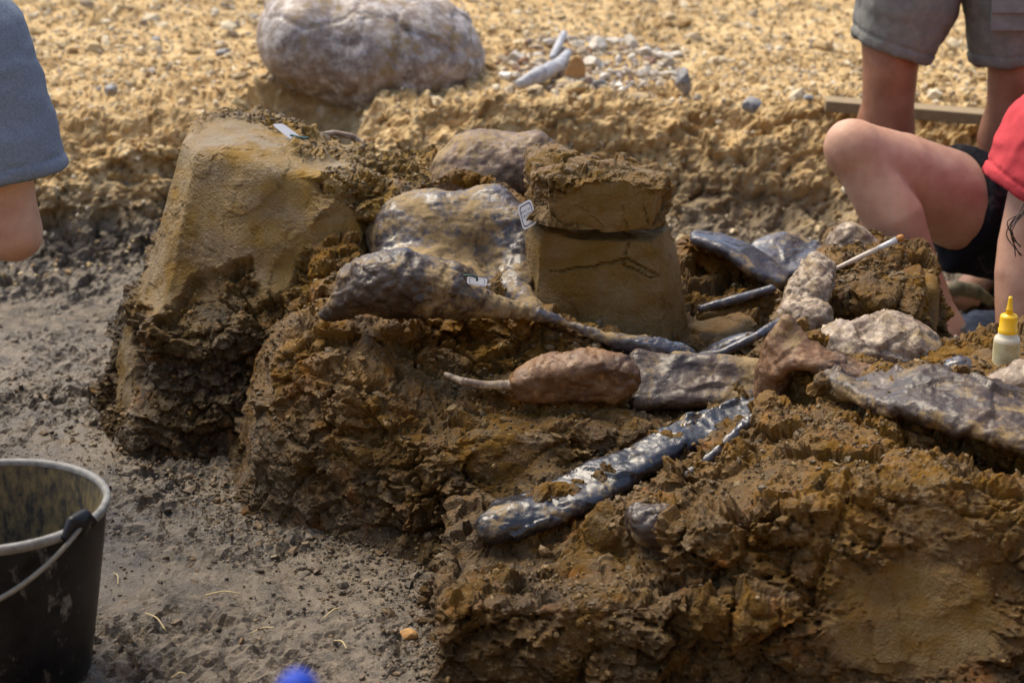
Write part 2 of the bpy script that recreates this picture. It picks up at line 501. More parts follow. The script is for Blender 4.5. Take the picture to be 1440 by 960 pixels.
def stone_mat(name, cols, rough=0.75):
    m, nt, B = new_mat(name); b = NB(nt)
    k = len(cols); c = b.ramp(b.attr('rnd'), *[(i / (k - 1), cols[i]) for i in range(k)])
    c = b.mix(b.ramp(b.noise(90, 4, 0.7), (0.4, 0.0), (0.7, 0.5)), c, b.mix(0.5, c, (0.12, 0.08, 0.04)))
    b.link(c, B.inputs['Base Color']); B.inputs['Roughness'].default_value = rough; B.inputs['Specular IOR Level'].default_value = 0.3
    b.link(b.bump(b.noise(220, 4, 0.7), 0.4, 0.003), B.inputs['Normal']); return m
M_GRAV = stone_mat('gravel', [(0.30, 0.185, 0.07), (0.50, 0.37, 0.18), (0.60, 0.47, 0.27), (0.70, 0.61, 0.44), (0.40, 0.27, 0.11), (0.30, 0.27, 0.23)])
M_CLOD = stone_mat('mud_clods', [(0.045, 0.032, 0.02), (0.085, 0.064, 0.04), (0.13, 0.105, 0.075), (0.11, 0.062, 0.022), (0.20, 0.155, 0.095)], 0.5)
M_B_BLUE = bone_mat('bone_blue_grey', (0.020, 0.017, 0.020), (0.066, 0.064, 0.080), (0.33, 0.28, 0.19), 0.28, 0.18, coat=0.5, mud=.66, bk=.7)
M_B_SADDLE = bone_mat('bone_mottled', (0.026, 0.019, 0.018), (0.080, 0.066, 0.072), (0.36, 0.29, 0.17), 0.40, 0.26, coat=0.45, mud=0.78)
M_B_BLACK = bone_mat('bone_black', (0.007, 0.007, 0.009), (0.024, 0.024, 0.032), (0.13, 0.10, 0.06), 0.12, 0.16, (1, 1, 1), 0.45, mud=.60, bk=.7)
M_B_BROWN = bone_mat('bone_brown', (0.045, 0.020, 0.009), (0.19, 0.092, 0.034), (0.36, 0.21, 0.09), 0.36, 0.42, coat=0.10, mud=.62)
M_B_PURPLE = bone_mat('bone_purple_brown', (0.065, 0.035, 0.019), (0.165, 0.104, 0.070), (0.42, 0.30, 0.17), 0.42, 0.44, coat=0.12, mud=.74)
M_B_PALE = bone_mat('bone_pale', (0.085, 0.050, 0.028), (0.215, 0.155, 0.112), (0.55, 0.44, 0.31), 0.58, 0.42, coat=0.15, mud=.72)
M_B_DARK = bone_mat('bone_dark_brown', (0.016, 0.009, 0.006), (0.060, 0.034, 0.020), (0.26, 0.18, 0.105), 0.22, 0.34, coat=0.25, mud=.68, bk=1.0)
M_SKIN = plain_mat('skin', (0.58, 0.345, 0.235), 0.5, vscale=14, col2=(0.47, 0.245, 0.160), bump=0.5, bscale=320, sss=0.08, spec=.35)
M_SKIN_TAN = plain_mat('skin_tanned', (0.36, 0.165, 0.095), 0.5, vscale=18, col2=(0.27, 0.115, 0.065), bump=0.5, bscale=320, sss=0.08, spec=.35)

# ================================================================ the setting: one sheet of ground
PROF = np.array([(-400, 4.0), (-30, 3.0), (-6, 2.4), (-1.7, 2.1), (-1.15, 0.2), (-0.9, 0.0), (1.6, 0.0), (4.30, 0.0), (4.50, 0.045), (4.66, 0.12), (4.745, 0.26), (4.83, 0.33),  # starts with an unseen bank behind the camera, added to block low sky light
                 (5.3, 0.345), (7.0, 0.44), (9.0, 0.85), (14, 1.9), (40, 4.5), (500, 6.0)])
def build_ground():
    arc = np.concatenate([[0], np.cumsum(np.hypot(np.diff(PROF[:, 0]), np.diff(PROF[:, 1])))])
    def seg(a, b, step):   # profile samples between two Y
        sa, sb = np.interp([a, b], PROF[:, 0], arc); return np.arange(sa, sb, step)
    s = np.concatenate([np.interp([-400, -150, -60, -30, -15, -8, -6, -4, -3], PROF[:, 0], arc), seg(-2.2, 2.2, 0.12), seg(2.2, 4.35, 0.0065), seg(4.35, 4.9, 0.0065),
                        seg(4.9, 7.0, 0.012), np.interp([7.0, 7.2, 7.6, 8.2, 9, 10, 12, 14, 18, 25, 40, 80, 200, 500], PROF[:, 0], arc)])
    x = np.concatenate([[-400, -150, -60, -25, -12, -7, -5, -4, -3.2], np.arange(-2.8, -1.7, 0.03), np.arange(-1.7, 1.7, 0.0075), np.arange(1.7, 2.8, 0.03), [3.2, 4, 5, 7, 12, 25, 60, 150, 400]])
    yy = np.interp(s, arc, PROF[:, 0]); zz = np.interp(s, arc, PROF[:, 1])
    X, Yg = np.meshgrid(x, yy); Z = np.repeat(zz[:, None], len(x), 1)
    V = np.stack([X, Yg, Z], -1).reshape(-1, 3)
    nx, ny = len(x), len(s)
    i = np.arange(ny - 1)[:, None] * nx + np.arange(nx - 1)[None, :]; i = i.ravel()
    F = np.stack([i, i + 1, i + nx + 1, i + nx], 1)
    near = np.clip((9 - np.hypot(V[:, 0], V[:, 1] - 4)) / 3, 0, 1) * (V[:, 1] > 1.9)
    wall = np.clip(1 - np.abs(V[:, 1] - 4.68) / 0.35, 0, 1)
    bench = np.clip((V[:, 1] - 4.75) / 0.15, 0, 1)
    # the cut bank wanders in and out
    V[:, 1] += near * wall * (0.10 * fbm(np.stack([V[:, 0] * 1.6, V[:, 2] * 3, 0 * V[:, 0]], 1), 3, 41) - 0.03)
    N = vnormals(V, F); N[N[:, 2] < 0] *= -1
    W = V + 0.03 * np.stack([fbm(V * 9 + 7 * k, 3, 51 + k) for k in range(3)], 1)
    c1, _ = chunk(W, 0.10, 61, (1.2, 0.8, 1.4)); c2, _ = chunk(W, 0.04, 62, (1, 1, 1.2)); c3, _ = chunk(W, 0.017, 63, (1, 1, 1))
    fl = (1 - wall) * (1 - bench)
    lf = fbm(V * 3, 3, 64)
    pat = np.clip(0.45 + 1.1 * fbm(V * 5, 2, 65), 0.05, 1.2)
    d = fl * (0.020 * lf + pat * (0.014 * c1 + 0.012 * c2 + 0.008 * c3)) + wall * (0.03 * lf + 0.022 * c1 + 0.075 * fbm(W * np.array([4, 4, 13]), 4, 67, 0.6) + (0.008 + 0.016 * np.clip(pat, 0, 1)) * c2 + 0.008 * c3) \
        + bench * (0.05 * fbm(V * 1.7, 3, 66) + pat * (0.016 * c1 + 0.010 * c2 + 0.006 * c3))
    V = V + N * (near * d)[:, None]
    sx = np.clip((V[:, 0] - 1.05) / 0.6, 0, 1); sy = np.clip((2.25 - V[:, 1]) / 0.5, 0, 1) * (V[:, 1] > -1.3)
    V[:, 2] += 1.5 * sx * sx * (3 - 2 * sx) * sy * sy * (3 - 2 * sy)  # unseen bank raised right of the camera to shade the right foreground
    # hollow under the big boulder
    c = PY(430, 150, 4.90); dy_ = V[:, 1] - 4.92; q = np.sqrt(((V[:, 0] - c[0] + 0.04 * fbm(V * 6, 2, 95)) / 0.155) ** 2 + (dy_ / np.where(dy_ > 0, 0.20, 0.34)) ** 2)
    V[:, 2] -= np.minimum(0.30 * np.clip(1.15 - q, 0, 0.75), np.maximum(V[:, 2] - 0.05, 0))
    o = put('ground', V, F, M_GROUND, smooth=False, origin=(0, 0, 0)); tag(o, kind='structure')
    tag(o, 'ochre and grey muddy excavation floor rising to a gravel bank', 'ground')
    return V
GV = build_ground()
def ground_z(x, y, _c={}):
    if 'g' not in _c:
        m = (np.abs(GV[:, 0]) < 1.75) & (GV[:, 1] > 2.1) & (GV[:, 1] < 7.2)
        g = GV[m]; ix = ((g[:, 0] + 1.8) / 0.02).astype(int); iy = ((g[:, 1] - 2.0) / 0.02).astype(int)
        A = np.full((181, 270), -9.0); np.maximum.at(A, (ix, iy), g[:, 2]); _c['g'] = A
    A = _c['g']; v = A[np.clip(((np.asarray(x) + 1.8) / 0.02).astype(int), 0, 180), np.clip(((np.asarray(y) - 2.0) / 0.02).astype(int), 0, 269)]
    return np.where(v < -5, 0.0, v)

# ================================================================ banks of clay
def zpt(px, py, Y, dz=0.0):
    p = PY(px, py, Y); p[2] += dz; return p
# --- left pedestal
def q0(px, py): return PZ(px, py, 0.0)[:2]
ped = [(-0.765, 3.56), (-0.68, 3.42), (-0.50, 3.36), (-0.30, 3.34), (0.02, 3.52), (0.12, 4.15), (-0.76, 4.15)]
bulge = [(-0.755, 3.55), (-0.66, 3.40), (-0.36, 3.34), (0.0, 3.5), (0.0, 3.9), (-0.72, 3.9)]
ridge = [zpt(345, 150, 3.78), zpt(300, 178, 3.68), zpt(380, 166, 3.78), zpt(410, 188, 3.74), zpt(480, 222, 3.72), zpt(550, 262, 3.70), zpt(620, 285, 3.68), zpt(500, 235, 3.95), zpt(345, 165, 4.0), zpt(330, 190, 3.62), zpt(400, 208, 3.60), zpt(460, 238, 3.58)]
V, F = mass([(ped, ridge, 0.30, 0.0), (bulge, [(-0.66, 3.5, 0.20), (-0.5, 3.5, 0.22), (-0.3, 3.5, 0.24), (-0.4, 3.8, 0.3), (-.74, 3.6, .16)], 0.12, 0.0)],
            (-0.84, 3.26, -0.04), (0.16, 4.2, 0.66), 0.0045, 0.11)
keep = PY(300, 300, 3.6)
V, A = rough_clay(V, F, [(PY(310, 275, 3.58), (0.22, 0.25, 0.135)), (PY(340, 205, 3.66), (0.12, 0.12, 0.05)), (PY(430, 262, 3.62), (0.15, 0.11, 0.055)), (PY(385, 360, 3.46), (0.05, 0.12, 0.08)), (PY(225, 370, 3.54), (.07, .14, .09)), (PY(475, 330, 3.5), (.05, .1, .06)), (PY(180, 520, 3.5), (.03, .1, .08))], seed=11)
tag(put('clay_pedestal', V, F, M_PED, attrs=A, smooth=False), 'tall ochre clay pedestal with a smooth trowelled face and a white tag on top', 'clay pedestal')
# --- main mound
T_M = [zpt(400, 425, 3.40), zpt(470, 455, 3.22), zpt(560, 440, 3.28), zpt(700, 425, 3.32), zpt(830, 478, 3.25), zpt(960, 500, 3.30),
       zpt(560, 330, 3.62), zpt(690, 300, 3.70), zpt(680, 392, 3.36), zpt(840, 480, 3.5), zpt(1000, 410, 3.60), zpt(940, 360, 3.75), zpt(1060, 430, 3.5),
       zpt(930, 345, 3.82), zpt(1010, 372, 3.75), zpt(1090, 395, 3.68), zpt(1180, 400, 3.6), zpt(1130, 450, 3.40), zpt(1020, 490, 3.36), zpt(1000, 470, 3.42), zpt(700, 262, 3.85)]
hi_poly = [PY(455, 450, 3.18)[:2], PY(560, 450, 3.17)[:2], PY(700, 450, 3.20)[:2], PY(830, 480, 3.16)[:2], PY(960, 510, 3.14)[:2], PY(1080, 520, 3.14)[:2],
           PY(1200, 470, 3.20)[:2], PY(1300, 470, 3.3)[:2], PY(1230, 420, 3.62)[:2], PY(1130, 380, 3.78)[:2], PY(930, 340, 3.90)[:2], PY(700, 262, 3.98)[:2], PY(500, 300, 3.9)[:2], PY(400, 420, 3.4)[:2]]
T_2 = [zpt(400, 425, 3.38), zpt(440, 450, 3.22), zpt(480, 478, 3.13), zpt(520, 515, 3.10), zpt(560, 548, 3.08), zpt(600, 572, 3.07), zpt(650, 560, 3.11), zpt(375, 500, 3.25), zpt(800, 560, 3.14), zpt(430, 480, 3.16), zpt(600, 610, 3.02)]
lo_poly = [q0(335, 722), q0(400, 745), q0(480, 768), q0(560, 790), q0(605, 800), (0.25, 2.92), (0.25, 3.4), (-0.25, 3.5), (-0.45, 3.47), q0(322, 640)]
T_C = [zpt(650, 555, 3.10), zpt(720, 575, 3.06), zpt(800, 575, 3.04), zpt(900, 575, 3.05), zpt(1000, 570, 3.08), zpt(1080, 565, 3.10), zpt(1080, 530, 3.2), zpt(800, 540, 3.2), zpt(680, 545, 3.16)]
c_poly = [PY(625, 600, 3.02)[:2], PY(720, 620, 2.98)[:2], PY(900, 630, 2.96)[:2], PY(1000, 600, 3.0)[:2], PY(1150, 560, 3.0)[:2], (0.6, 3.4), (-0.1, 3.4)]
T_D = [zpt(640, 690, 2.95), zpt(680, 765, 2.74, -.0), zpt(760, 735, 2.80, -0.0), zpt(850, 700, 2.86), zpt(800, 650, 2.98), zpt(900, 640, 2.98), zpt(640, 780, 2.70), zpt(760, 785, 2.68), zpt(850, 775, 2.69),
       zpt(940, 700, 2.80), zpt(1000, 650, 2.84), zpt(1060, 610, 2.87), zpt(1110, 580, 2.92), zpt(1180, 570, 2.84), zpt(1210, 560, 2.92), zpt(1100, 660, 2.74, -.06), zpt(1200, 660, 2.70, -.08),
       zpt(1000, 740, 2.68, -.04), zpt(1130, 735, 2.60, -.09), zpt(1250, 740, 2.55, -.11), zpt(1300, 640, 2.68, -.08), zpt(1440, 640, 2.62, -.08), zpt(1440, 740, 2.50, -.12), zpt(900, 795, 2.62),
       zpt(1260, 545, 2.95), zpt(1340, 550, 2.86), zpt(1240, 510, 3.10), zpt(1340, 478, 3.06), zpt(1330, 500, 2.98), zpt(1400, 505, 2.98), zpt(1440, 530, 2.90), zpt(1500, 540, 2.9), zpt(1160, 480, 3.15), zpt(1100, 560, 3.05), zpt(1440, 560, 2.8)]
d_poly = [q0(598, 985), q0(608, 830), PY(628, 700, 2.95)[:2], PY(640, 640, 3.12)[:2], (0.30, 3.2), (0.45, 3.35), (0.95, 3.25), (1.15, 2.6), (1.1, 2.40), (0.62, 2.43), (0.30, 2.44), (0.02, 2.45), (-0.06, 2.455)]
def fill(*a, f=1.25, dn=0.75):
    return ('c', [(PY(x, y, Y) - np.array([0, 0, dn * r]), r * f) for x, y, Y, r in a])
FILL = [fill((692, 738, 2.75, .030), (745, 716, 2.77, .029), (830, 682, 2.82, .025), (895, 650, 2.87, .019), (950, 615, 2.92, .026), (1000, 598, 2.96, .03), (1080, 565, 3.0, .02)),
        fill((925, 692, 2.76, .012), (985, 655, 2.79, .013), (1030, 615, 2.83, .012), (1078, 572, 2.89, .012)), fill((890, 735, 2.705, .046), (945, 735, 2.705, .046), dn=.45),
        fill((660, 548, 3.10, .012), (725, 545, 3.10, .016)), fill((745, 542, 3.10, .036), (830, 530, 3.10, .044), (890, 533, 3.14, .042), (1070, 540, 3.14, .034)),
        fill((985, 434, 3.43, .012), (1085, 407, 3.46, .014)), fill((968, 506, 3.25, .014), (1065, 472, 3.27, .014), (1100, 452, 3.3, .014)), fill((978, 336, 3.70, .018), (1060, 372, 3.66, .024), (1102, 396, 3.64, .024)),
        fill((1150, 390, 3.44, .034), (1112, 460, 3.34, .035)), fill((1172, 535, 2.88, .012), (1210, 552, 2.86, .014), (1262, 545, 2.83, .026), (1330, 560, 2.78, .034), (1480, 612, 2.70, .04)),
        fill((1190, 497, 3.10, .06), (1290, 497, 3.10, .06), f=1.0), fill((1365, 570, 2.82, .02), (1440, 545, 2.83, .04), (1500, 560, 2.83, .05)), fill((1340, 520, 2.94, .02), (1355, 520, 2.94, .022)),
        fill((1090, 545, 3.0, .034), (1085, 570, 3.0, .04)), fill((740, 436, 3.24, .02), (800, 456, 3.24, .018), (850, 475, 3.23, .018), (965, 504, 3.24, .018)),
        fill((1250, 540, 2.87, .03), (1330, 552, 2.83, .034), (1400, 572, 2.79, .036), (1500, 600, 2.76, .04), dn=.3), fill((960, 520, 3.18, .02), (1070, 528, 3.18, .02), dn=.4),
        fill((445, 300, 3.60, .05), (470, 360, 3.48, .05), (480, 415, 3.34, .045), dn=0, f=1.0), fill((1130, 535, 2.97, .03), (1190, 545, 2.95, .03), (1240, 545, 2.95, .025), dn=0.2, f=1.1), fill((500, 330, 3.56, .05), (560, 285, 3.66, .04), dn=.3),
        fill((1128, 486, 3.0, .02), (1160, 506, 2.99, .02), (1245, 527, 2.98, .016))]
d2_poly = [(0.16, 2.50), (0.42, 2.43), (0.75, 2.38), (1.15, 2.34), (1.18, 3.0), (0.5, 3.05), (0.28, 2.98), (0.10, 2.72)]
T_D2 = [zpt(960, 715, 2.72), zpt(1010, 665, 2.76), zpt(1060, 625, 2.80), zpt(1110, 590, 2.84), zpt(1180, 590, 2.78), zpt(1240, 600, 2.74), zpt(1300, 620, 2.69), zpt(1370, 635, 2.66), zpt(1440, 650, 2.62), zpt(1150, 575, 2.9), zpt(1300, 575, 2.84), zpt(1440, 590, 2.78), zpt(1530, 660, 2.62)]
strip = ('c', [(PY(590, 262, 3.66), .012), (PY(640, 246, 3.62), .012), (PY(690, 262, 3.6), .012), (PY(728, 292, 3.56), .014)])
V, F = mass([(hi_poly, T_M, 0.04, 0.2), (lo_poly, T_2, 0.36, 0.0), (c_poly, T_C, 0.35, 0.14), (d_poly, T_D, 0.20, 0.0), (d2_poly, T_D2, 0.42, 0.0)],
            (-0.62, 2.24, -0.04), (1.2, 4.02, 0.50), 0.0048, 0.02, extra=[('-e', PY(668, 495, 3.12), (0.175, 0.13, 0.064)), strip] + FILL + [('-c', [(PY(1215, 592, 2.75), .016), (PY(1290, 618, 2.69), .030), (PY(1350, 640, 2.655), .036), (PY(1420, 664, 2.62), .038), (PY(1520, 700, 2.59), .04)])])
V, A = rough_clay(V, F, [(PY(1280, 860, 2.50), (0.13, 0.14, 0.085)), (PY(1010, 450, 3.45), (0.06, 0.08, 0.03)), (PY(560, 350, 3.5), (.06, .1, .05))],
                  cracks=[([PY(1200, 735, 2.47), PY(1170, 830, 2.42), PY(1140, 900, 2.4)], 0.006, 0.012)], seed=23)
tag(put('clay_mound', V, F, M_CLAY, attrs=A, smooth=False), 'broad rough stepped mound of brown clay with dark bones bedded in it', 'clay mound')
# --- pillar with a cracked-off cap
pil = empty('clay_pillar', PY(850, 485, 3.45))
lp = [PY(712, 470, 3.40)[:2], PY(742, 478, 3.32)[:2], PY(940, 500, 3.32)[:2], PY(966, 470, 3.44)[:2], PY(960, 420, 3.62)[:2], PY(770, 420, 3.62)[:2]]
zt = zpt(840, 320, 3.45)[2]
V, F = mass([(lp, [zpt(745, 312, 3.42), zpt(850, 322, 3.42), zpt(925, 324, 3.42), zpt(850, 318, 3.55)], 0.19, 0.20)], (-.06, 3.2, 0.14), (0.46, 3.72, 0.46), 0.0034, edge=.010)
crk = [([PY(775, 378, 3.37), PY(815, 372, 3.37), PY(850, 366, 3.37), PY(880, 360, 3.37), PY(925, 380, 3.38)], 0.0019, 0.008), ([PY(883, 325, 3.4), PY(877, 352, 3.38)], 0.0018, 0.007),
       ([PY(870, 362, 3.37), PY(890, 376, 3.37), PY(912, 383, 3.38), PY(935, 380, 3.39)], 0.0018, 0.007)]
V, A = rough_clay(V, F, [(PY(850, 400, 3.45), (0.3, 0.3, 0.3))], crk, seed=37, lump=1.7)
put('lower_block', V, F, M_PIL, pil, attrs=A, smooth=False)
up = [PY(746, 330, 3.41)[:2], PY(770, 330, 3.345)[:2], PY(915, 335, 3.355)[:2], PY(930, 330, 3.40)[:2], PY(926, 300, 3.58)[:2], PY(752, 300, 3.60)[:2]]
V, F = mass([(up, [zpt(745, 240, 3.40), zpt(800, 228, 3.40), zpt(850, 238, 3.40), zpt(925, 248, 3.40), zpt(780, 216, 3.55), zpt(850, 222, 3.58), zpt(930, 236, 3.55)], -0.06, 0.36)], (-.02, 3.25, 0.30), (0.36, 3.72, 0.60), 0.0034, edge=.007)
V[:, 2] = np.maximum(V[:, 2], zpt(840, 316, 3.40)[2] + 0.006 + 0.10 * np.clip(0.03 - (V[:, 0] - PY(745, 300, 3.4)[0]) * 0.25, -0.04, 0.03) + 0.002 * vnoise(V * 60, 3))
top = zpt(840, 240, 3.4)[2]
V, A = rough_clay(V, F, [(PY(850, 292, 3.36), (0.118, 0.1, 0.050))], [([PY(875, 290, 3.36), PY(882, 318, 3.36)], .0016, .005), ([PY(905, 285, 3.36), PY(912, 318, 3.36)], .0016, .005)], seed=41, amp=0.9, lump=2.0)
put('cap_block', V, F, M_PIL, pil, attrs=A, smooth=False)
tag(pil, 'upright squared ochre clay pillar cracked across below its crumbly cap', 'clay pillar')
# --- block behind the brush
bp = [PY(1150, 455, 3.42)[:2], PY(1240, 455, 3.36)[:2], PY(1315, 455, 3.40)[:2], PY(1318, 455, 3.55)[:2], PY(1290, 420, 3.72)[:2], PY(1160, 420, 3.74)[:2]]
V, F = mass([(bp, [zpt(1180, 358, 3.56), zpt(1240, 352, 3.58), zpt(1285, 362, 3.55), zpt(1310, 385, 3.50), zpt(1240, 400, 3.44), zpt(1180, 410, 3.46), zpt(1305, 395, 3.44)], 0.03, 0.15)], (0.44, 3.28, 0.05), (0.84, 3.82, 0.46), 0.0042)
V, A = rough_clay(V, F, [(PY(1308, 425, 3.42), (0.02, 0.08, 0.07))], seed=47)
tag(put('clay_block', V, F, M_CLAY, attrs=A, smooth=False), 'crumbly square clay block under the paintbrush beside the bare shin', 'clay block')

# ================================================================ bones
def bone(name, label, prims, mat, h=0.004, amp=0.004, scale=22, seed=3, k=0.02, group=None, parent=None, pits=0.0, grain=(1, 1, 1), facet=0.0, fsize=0.06):
    V, F = solid(prims, h, k)
    N = vnormals(V, F)
    d = amp * 1.5 * fbm(V * scale * np.array(grain), 4, seed) + amp * 0.4 * fbm(V * scale * 4 * np.array(grain), 3, seed + 5)
    W = V + 0.012 * np.stack([fbm(V * 25 + k_, 3, k_ + seed) for k_ in range(3)], 1)
    c, _ = chunk(W, 0.045, seed, (1, 1, 1), 0.05, 0.5, 1.2); d = d + amp * 0.55 * c
    if facet:
        c, _ = chunk(W, fsize, seed + 9, (1, 1, 1), 0.04, 0.3, 2.2); d = d + facet * c
    if pits:
        c, _ = chunk(W, 0.018, seed, (1, 1, 1)); d = d + pits * c
    o = put(name, V + N * d[:, None], F, mat, parent)
    if parent is None: tag(o, label, 'fossil bone', group)
    return o
def blade(top, bot, r, n=9):
    """a sheet of bone between two edges"""
    A_ = catmull([PY(*p) for p in top], n); B_ = catmull([PY(*p) for p in bot], n)
    return [('c', [(p, r), (q, r * 1.25)], 0.006) for p, q in zip(A_, B_)]
def ch(*a): return ('c', [(PY(x, y, Y), r) for x, y, Y, r in a])
bone('domed_bone', 'rounded purple-brown dome of bone behind the tagged pillar', [('e', PY(688, 262, 3.78), (0.122, 0.10, 0.112), rotm(0, 8, 0)), ('e', PY(738, 240, 3.74), (0.075, 0.07, 0.075))], M_B_PURPLE, 0.0045, 0.006, 16, pits=.002)
t = empty('saddle_bone', PY(600, 440, 3.3))
tag(t, 'large saddle-shaped blue-grey bone with a dark lobe and long thin ridge', 'fossil bone')
bone('dome', None, [('e', PY(622, 342, 3.50), (0.142, 0.08, 0.098), rotm(0, 5, 0)), ('e', PY(600, 390, 3.38), (0.115, 0.09, 0.04), rotm(0, 7, 0)), ch((690, 300, 3.52, .055), (728, 330, 3.48, .050), (730, 375, 3.43, .042), (722, 412, 3.36, .032), (750, 438, 3.30, .02)),
      ('-e', PY(688, 382, 3.32), (0.050, 0.075, 0.028)), ('-e', PY(650, 335, 3.385), (0.07, 0.022, 0.05))], M_B_SADDLE, 0.0040, 0.006, 14, 7, k=0.04, pits=0.0014, parent=t)
bone('lobe', None, [('e', PY(560, 404, 3.18), (0.100, 0.058, 0.050), rotm(0, 6, 0)), ch((458, 442, 3.18, .012), (490, 420, 3.17, .030), (530, 398, 3.16, .046), (565, 396, 3.16, .050), (625, 410, 3.16, .044), (680, 428, 3.18, .022), (740, 437, 3.20, .010))], M_B_DARK, 0.0036, 0.006, 20, 8, k=.02, pits=.0022, parent=t, facet=.004)
bone('ridge', None, [ch((700, 428, 3.20, .014), (740, 436, 3.20, .011), (800, 456, 3.21, .008), (850, 475, 3.20, .010), (905, 487, 3.20, .021), (965, 500, 3.2, .013))], M_B_BLUE, 0.003, 0.004, 30, 9, parent=t, facet=.003, fsize=.04)
t = empty('limb_bone', PY(890, 570, 3.08))
tag(t, 'brown loaf-shaped bone end with a darker shaft running to the upright bone', 'fossil bone')
bone('bone_end', None, [ch((745, 540, 3.06, .033), (775, 532, 3.06, .042), (830, 527, 3.06, .044), (868, 530, 3.06, .040)), ('cut', PY(810, 545, 3.028), (0, -1, -0.15))], M_B_BROWN, 0.0036, 0.005, 20, 9, parent=t, pits=0.0016, facet=.005)
bone('bone_shaft', None, blade([(895, 503, 3.15), (950, 508, 3.15), (1010, 516, 3.14), (1072, 518, 3.13)], [(895, 566, 3.08), (950, 562, 3.08), (1010, 562, 3.08), (1072, 565, 3.08)], .012) + [ch((950, 508, 3.14, .013), (1010, 516, 3.13, .015), (1070, 520, 3.12, .014))], M_B_DARK, 0.0036, 0.004, 20, 10, parent=t, pits=0.001, facet=.004, fsize=.07)
bone('rib_tip', 'slender curved rib tip poking out left of the brown loaf-shaped bone', [ch((627, 526, 3.06, .0045), (650, 536, 3.05, .007), (680, 541, 3.05, .0065), (718, 541, 3.05, .008))], M_B_PALE, 0.0025, 0.001)
bone('long_bone', 'long glossy black bone lying diagonally across the lower ledge',
     blade([(700, 716, 2.79), (765, 693, 2.81), (830, 664, 2.84), (900, 632, 2.89), (955, 598, 2.94), (1015, 580, 2.98), (1080, 560, 3.01)],
           [(692, 752, 2.735), (760, 732, 2.745), (830, 706, 2.775), (893, 668, 2.83), (945, 634, 2.88), (1005, 618, 2.92), (1065, 592, 2.95)], .012) + [ch((690, 742, 2.745, .024), (720, 728, 2.76, .025), (760, 714, 2.77, .018))], M_B_BLACK, 0.0032, 0.004, 14, 13, facet=.005, fsize=.08, pits=.0008)
bone('rib_sliver', 'thin bluish rib edge running beside the long black bone', [ch((925, 692, 2.76, .009), (985, 655, 2.79, .009), (1030, 615, 2.83, .008), (1078, 572, 2.89, .005))], M_B_BLUE, 0.0026, 0.003, facet=.003, fsize=.04)
bone('bone_stub', 'dark rounded bone stub set in the clay below the long black bone', [('e', PY(922, 738, 2.615), (0.036, 0.03, 0.032)), ('e', PY(897, 730, 2.645), (.02, .02, .025))], M_B_DARK, 0.003, 0.004, 40, pits=.001, facet=.003, fsize=.04)
bone('thin_rib', 'thin straight bluish rib right of the clay pillar', [ch((985, 434, 3.42, .006), (1035, 421, 3.43, .0085), (1085, 407, 3.45, .008))], M_B_BLUE, 0.0028, 0.0012)
bone('blade_bone', 'flat blue-grey blade of bone at the foot of the clay pillar', [('e', PY(1020, 488, 3.30), (0.058, 0.02, 0.014), rotm(0, -24, 0)), ch((968, 506, 3.22, .008), (1020, 494, 3.22, .009), (1065, 472, 3.24, .009), (1100, 452, 3.28, .01))], M_B_BLUE, 0.003, 0.002, k=.012)
bone('forked_bone', 'forked blue-grey bone with a mauve plate lying behind the thin rib', blade([(978, 331, 3.68), (1020, 338, 3.68), (1060, 355, 3.66), (1105, 386, 3.63)], [(978, 338, 3.66), (1020, 354, 3.63), (1060, 382, 3.60), (1098, 398, 3.59)], .009) +
     blade([(1062, 346, 3.74), (1100, 334, 3.76), (1135, 342, 3.76), (1165, 352, 3.74)], [(1075, 378, 3.66), (1100, 386, 3.65), (1130, 382, 3.66), (1160, 372, 3.68)], .009), M_B_BLUE, 0.0034, 0.002, 24, facet=.002)
bone('knob_bone', 'grey rounded bone knob standing behind the paintbrush handle', [('e', PY(1192, 346, 3.62), (0.038, 0.035, 0.042)), ch((1205, 340, 3.62, .03), (1235, 360, 3.62, .022)), ch((1180, 360, 3.62, .03), (1165, 385, 3.6, .03))], M_B_PALE, 0.0035, 0.005, 30)
bone('knuckle_bone', 'grey pitted knuckle of bone below the paintbrush handle', [ch((1150, 384, 3.40, .034), (1135, 415, 3.35, .040), (1112, 455, 3.30, .032), (1140, 450, 3.3, .04))], M_B_PALE, 0.0035, 0.005, 34, pits=0.004)
bone('flanged_bone', 'upright brown bone with a thin flange sweeping right under the pale dome', [ch((1106, 454, 2.98, .013), (1094, 488, 2.98, .024), (1086, 520, 2.98, .029), (1082, 560, 2.98, .024))] +
     blade([(1107, 450, 2.985), (1126, 474, 2.98), (1160, 497, 2.97), (1200, 513, 2.96), (1250, 523, 2.96), (1300, 520, 2.97)], [(1092, 525, 2.95), (1118, 510, 2.93), (1152, 518, 2.92), (1192, 530, 2.92), (1245, 535, 2.92), (1298, 530, 2.94)], .008), M_B_BROWN, 0.0032, 0.004, 24, 17, k=.012, pits=.001, facet=.003, fsize=.05)
bone('jaw_bone', 'broad brown bone edge overhanging the right clay face', blade([(1165, 526, 2.88), (1205, 545, 2.85), (1262, 526, 2.85), (1330, 530, 2.81), (1400, 546, 2.77), (1500, 572, 2.74)], [(1178, 538, 2.85), (1222, 566, 2.79), (1280, 576, 2.73), (1340, 594, 2.68), (1405, 616, 2.64), (1500, 648, 2.61)], .011), M_B_DARK, 0.0036, 0.005, 20, 19, pits=.0014, facet=.005, fsize=.07)
bone('pale_dome', 'low pale mottled dome of bone behind the flange', [('e', PY(1240, 487, 3.10), (0.10, 0.075, 0.050), rotm(0, 4, 0)), ('e', PY(1190, 490, 3.10), (0.05, 0.05, 0.035))], M_B_PALE, 0.004, 0.007, 18, 21, pits=0.0016, facet=.007, fsize=.06)
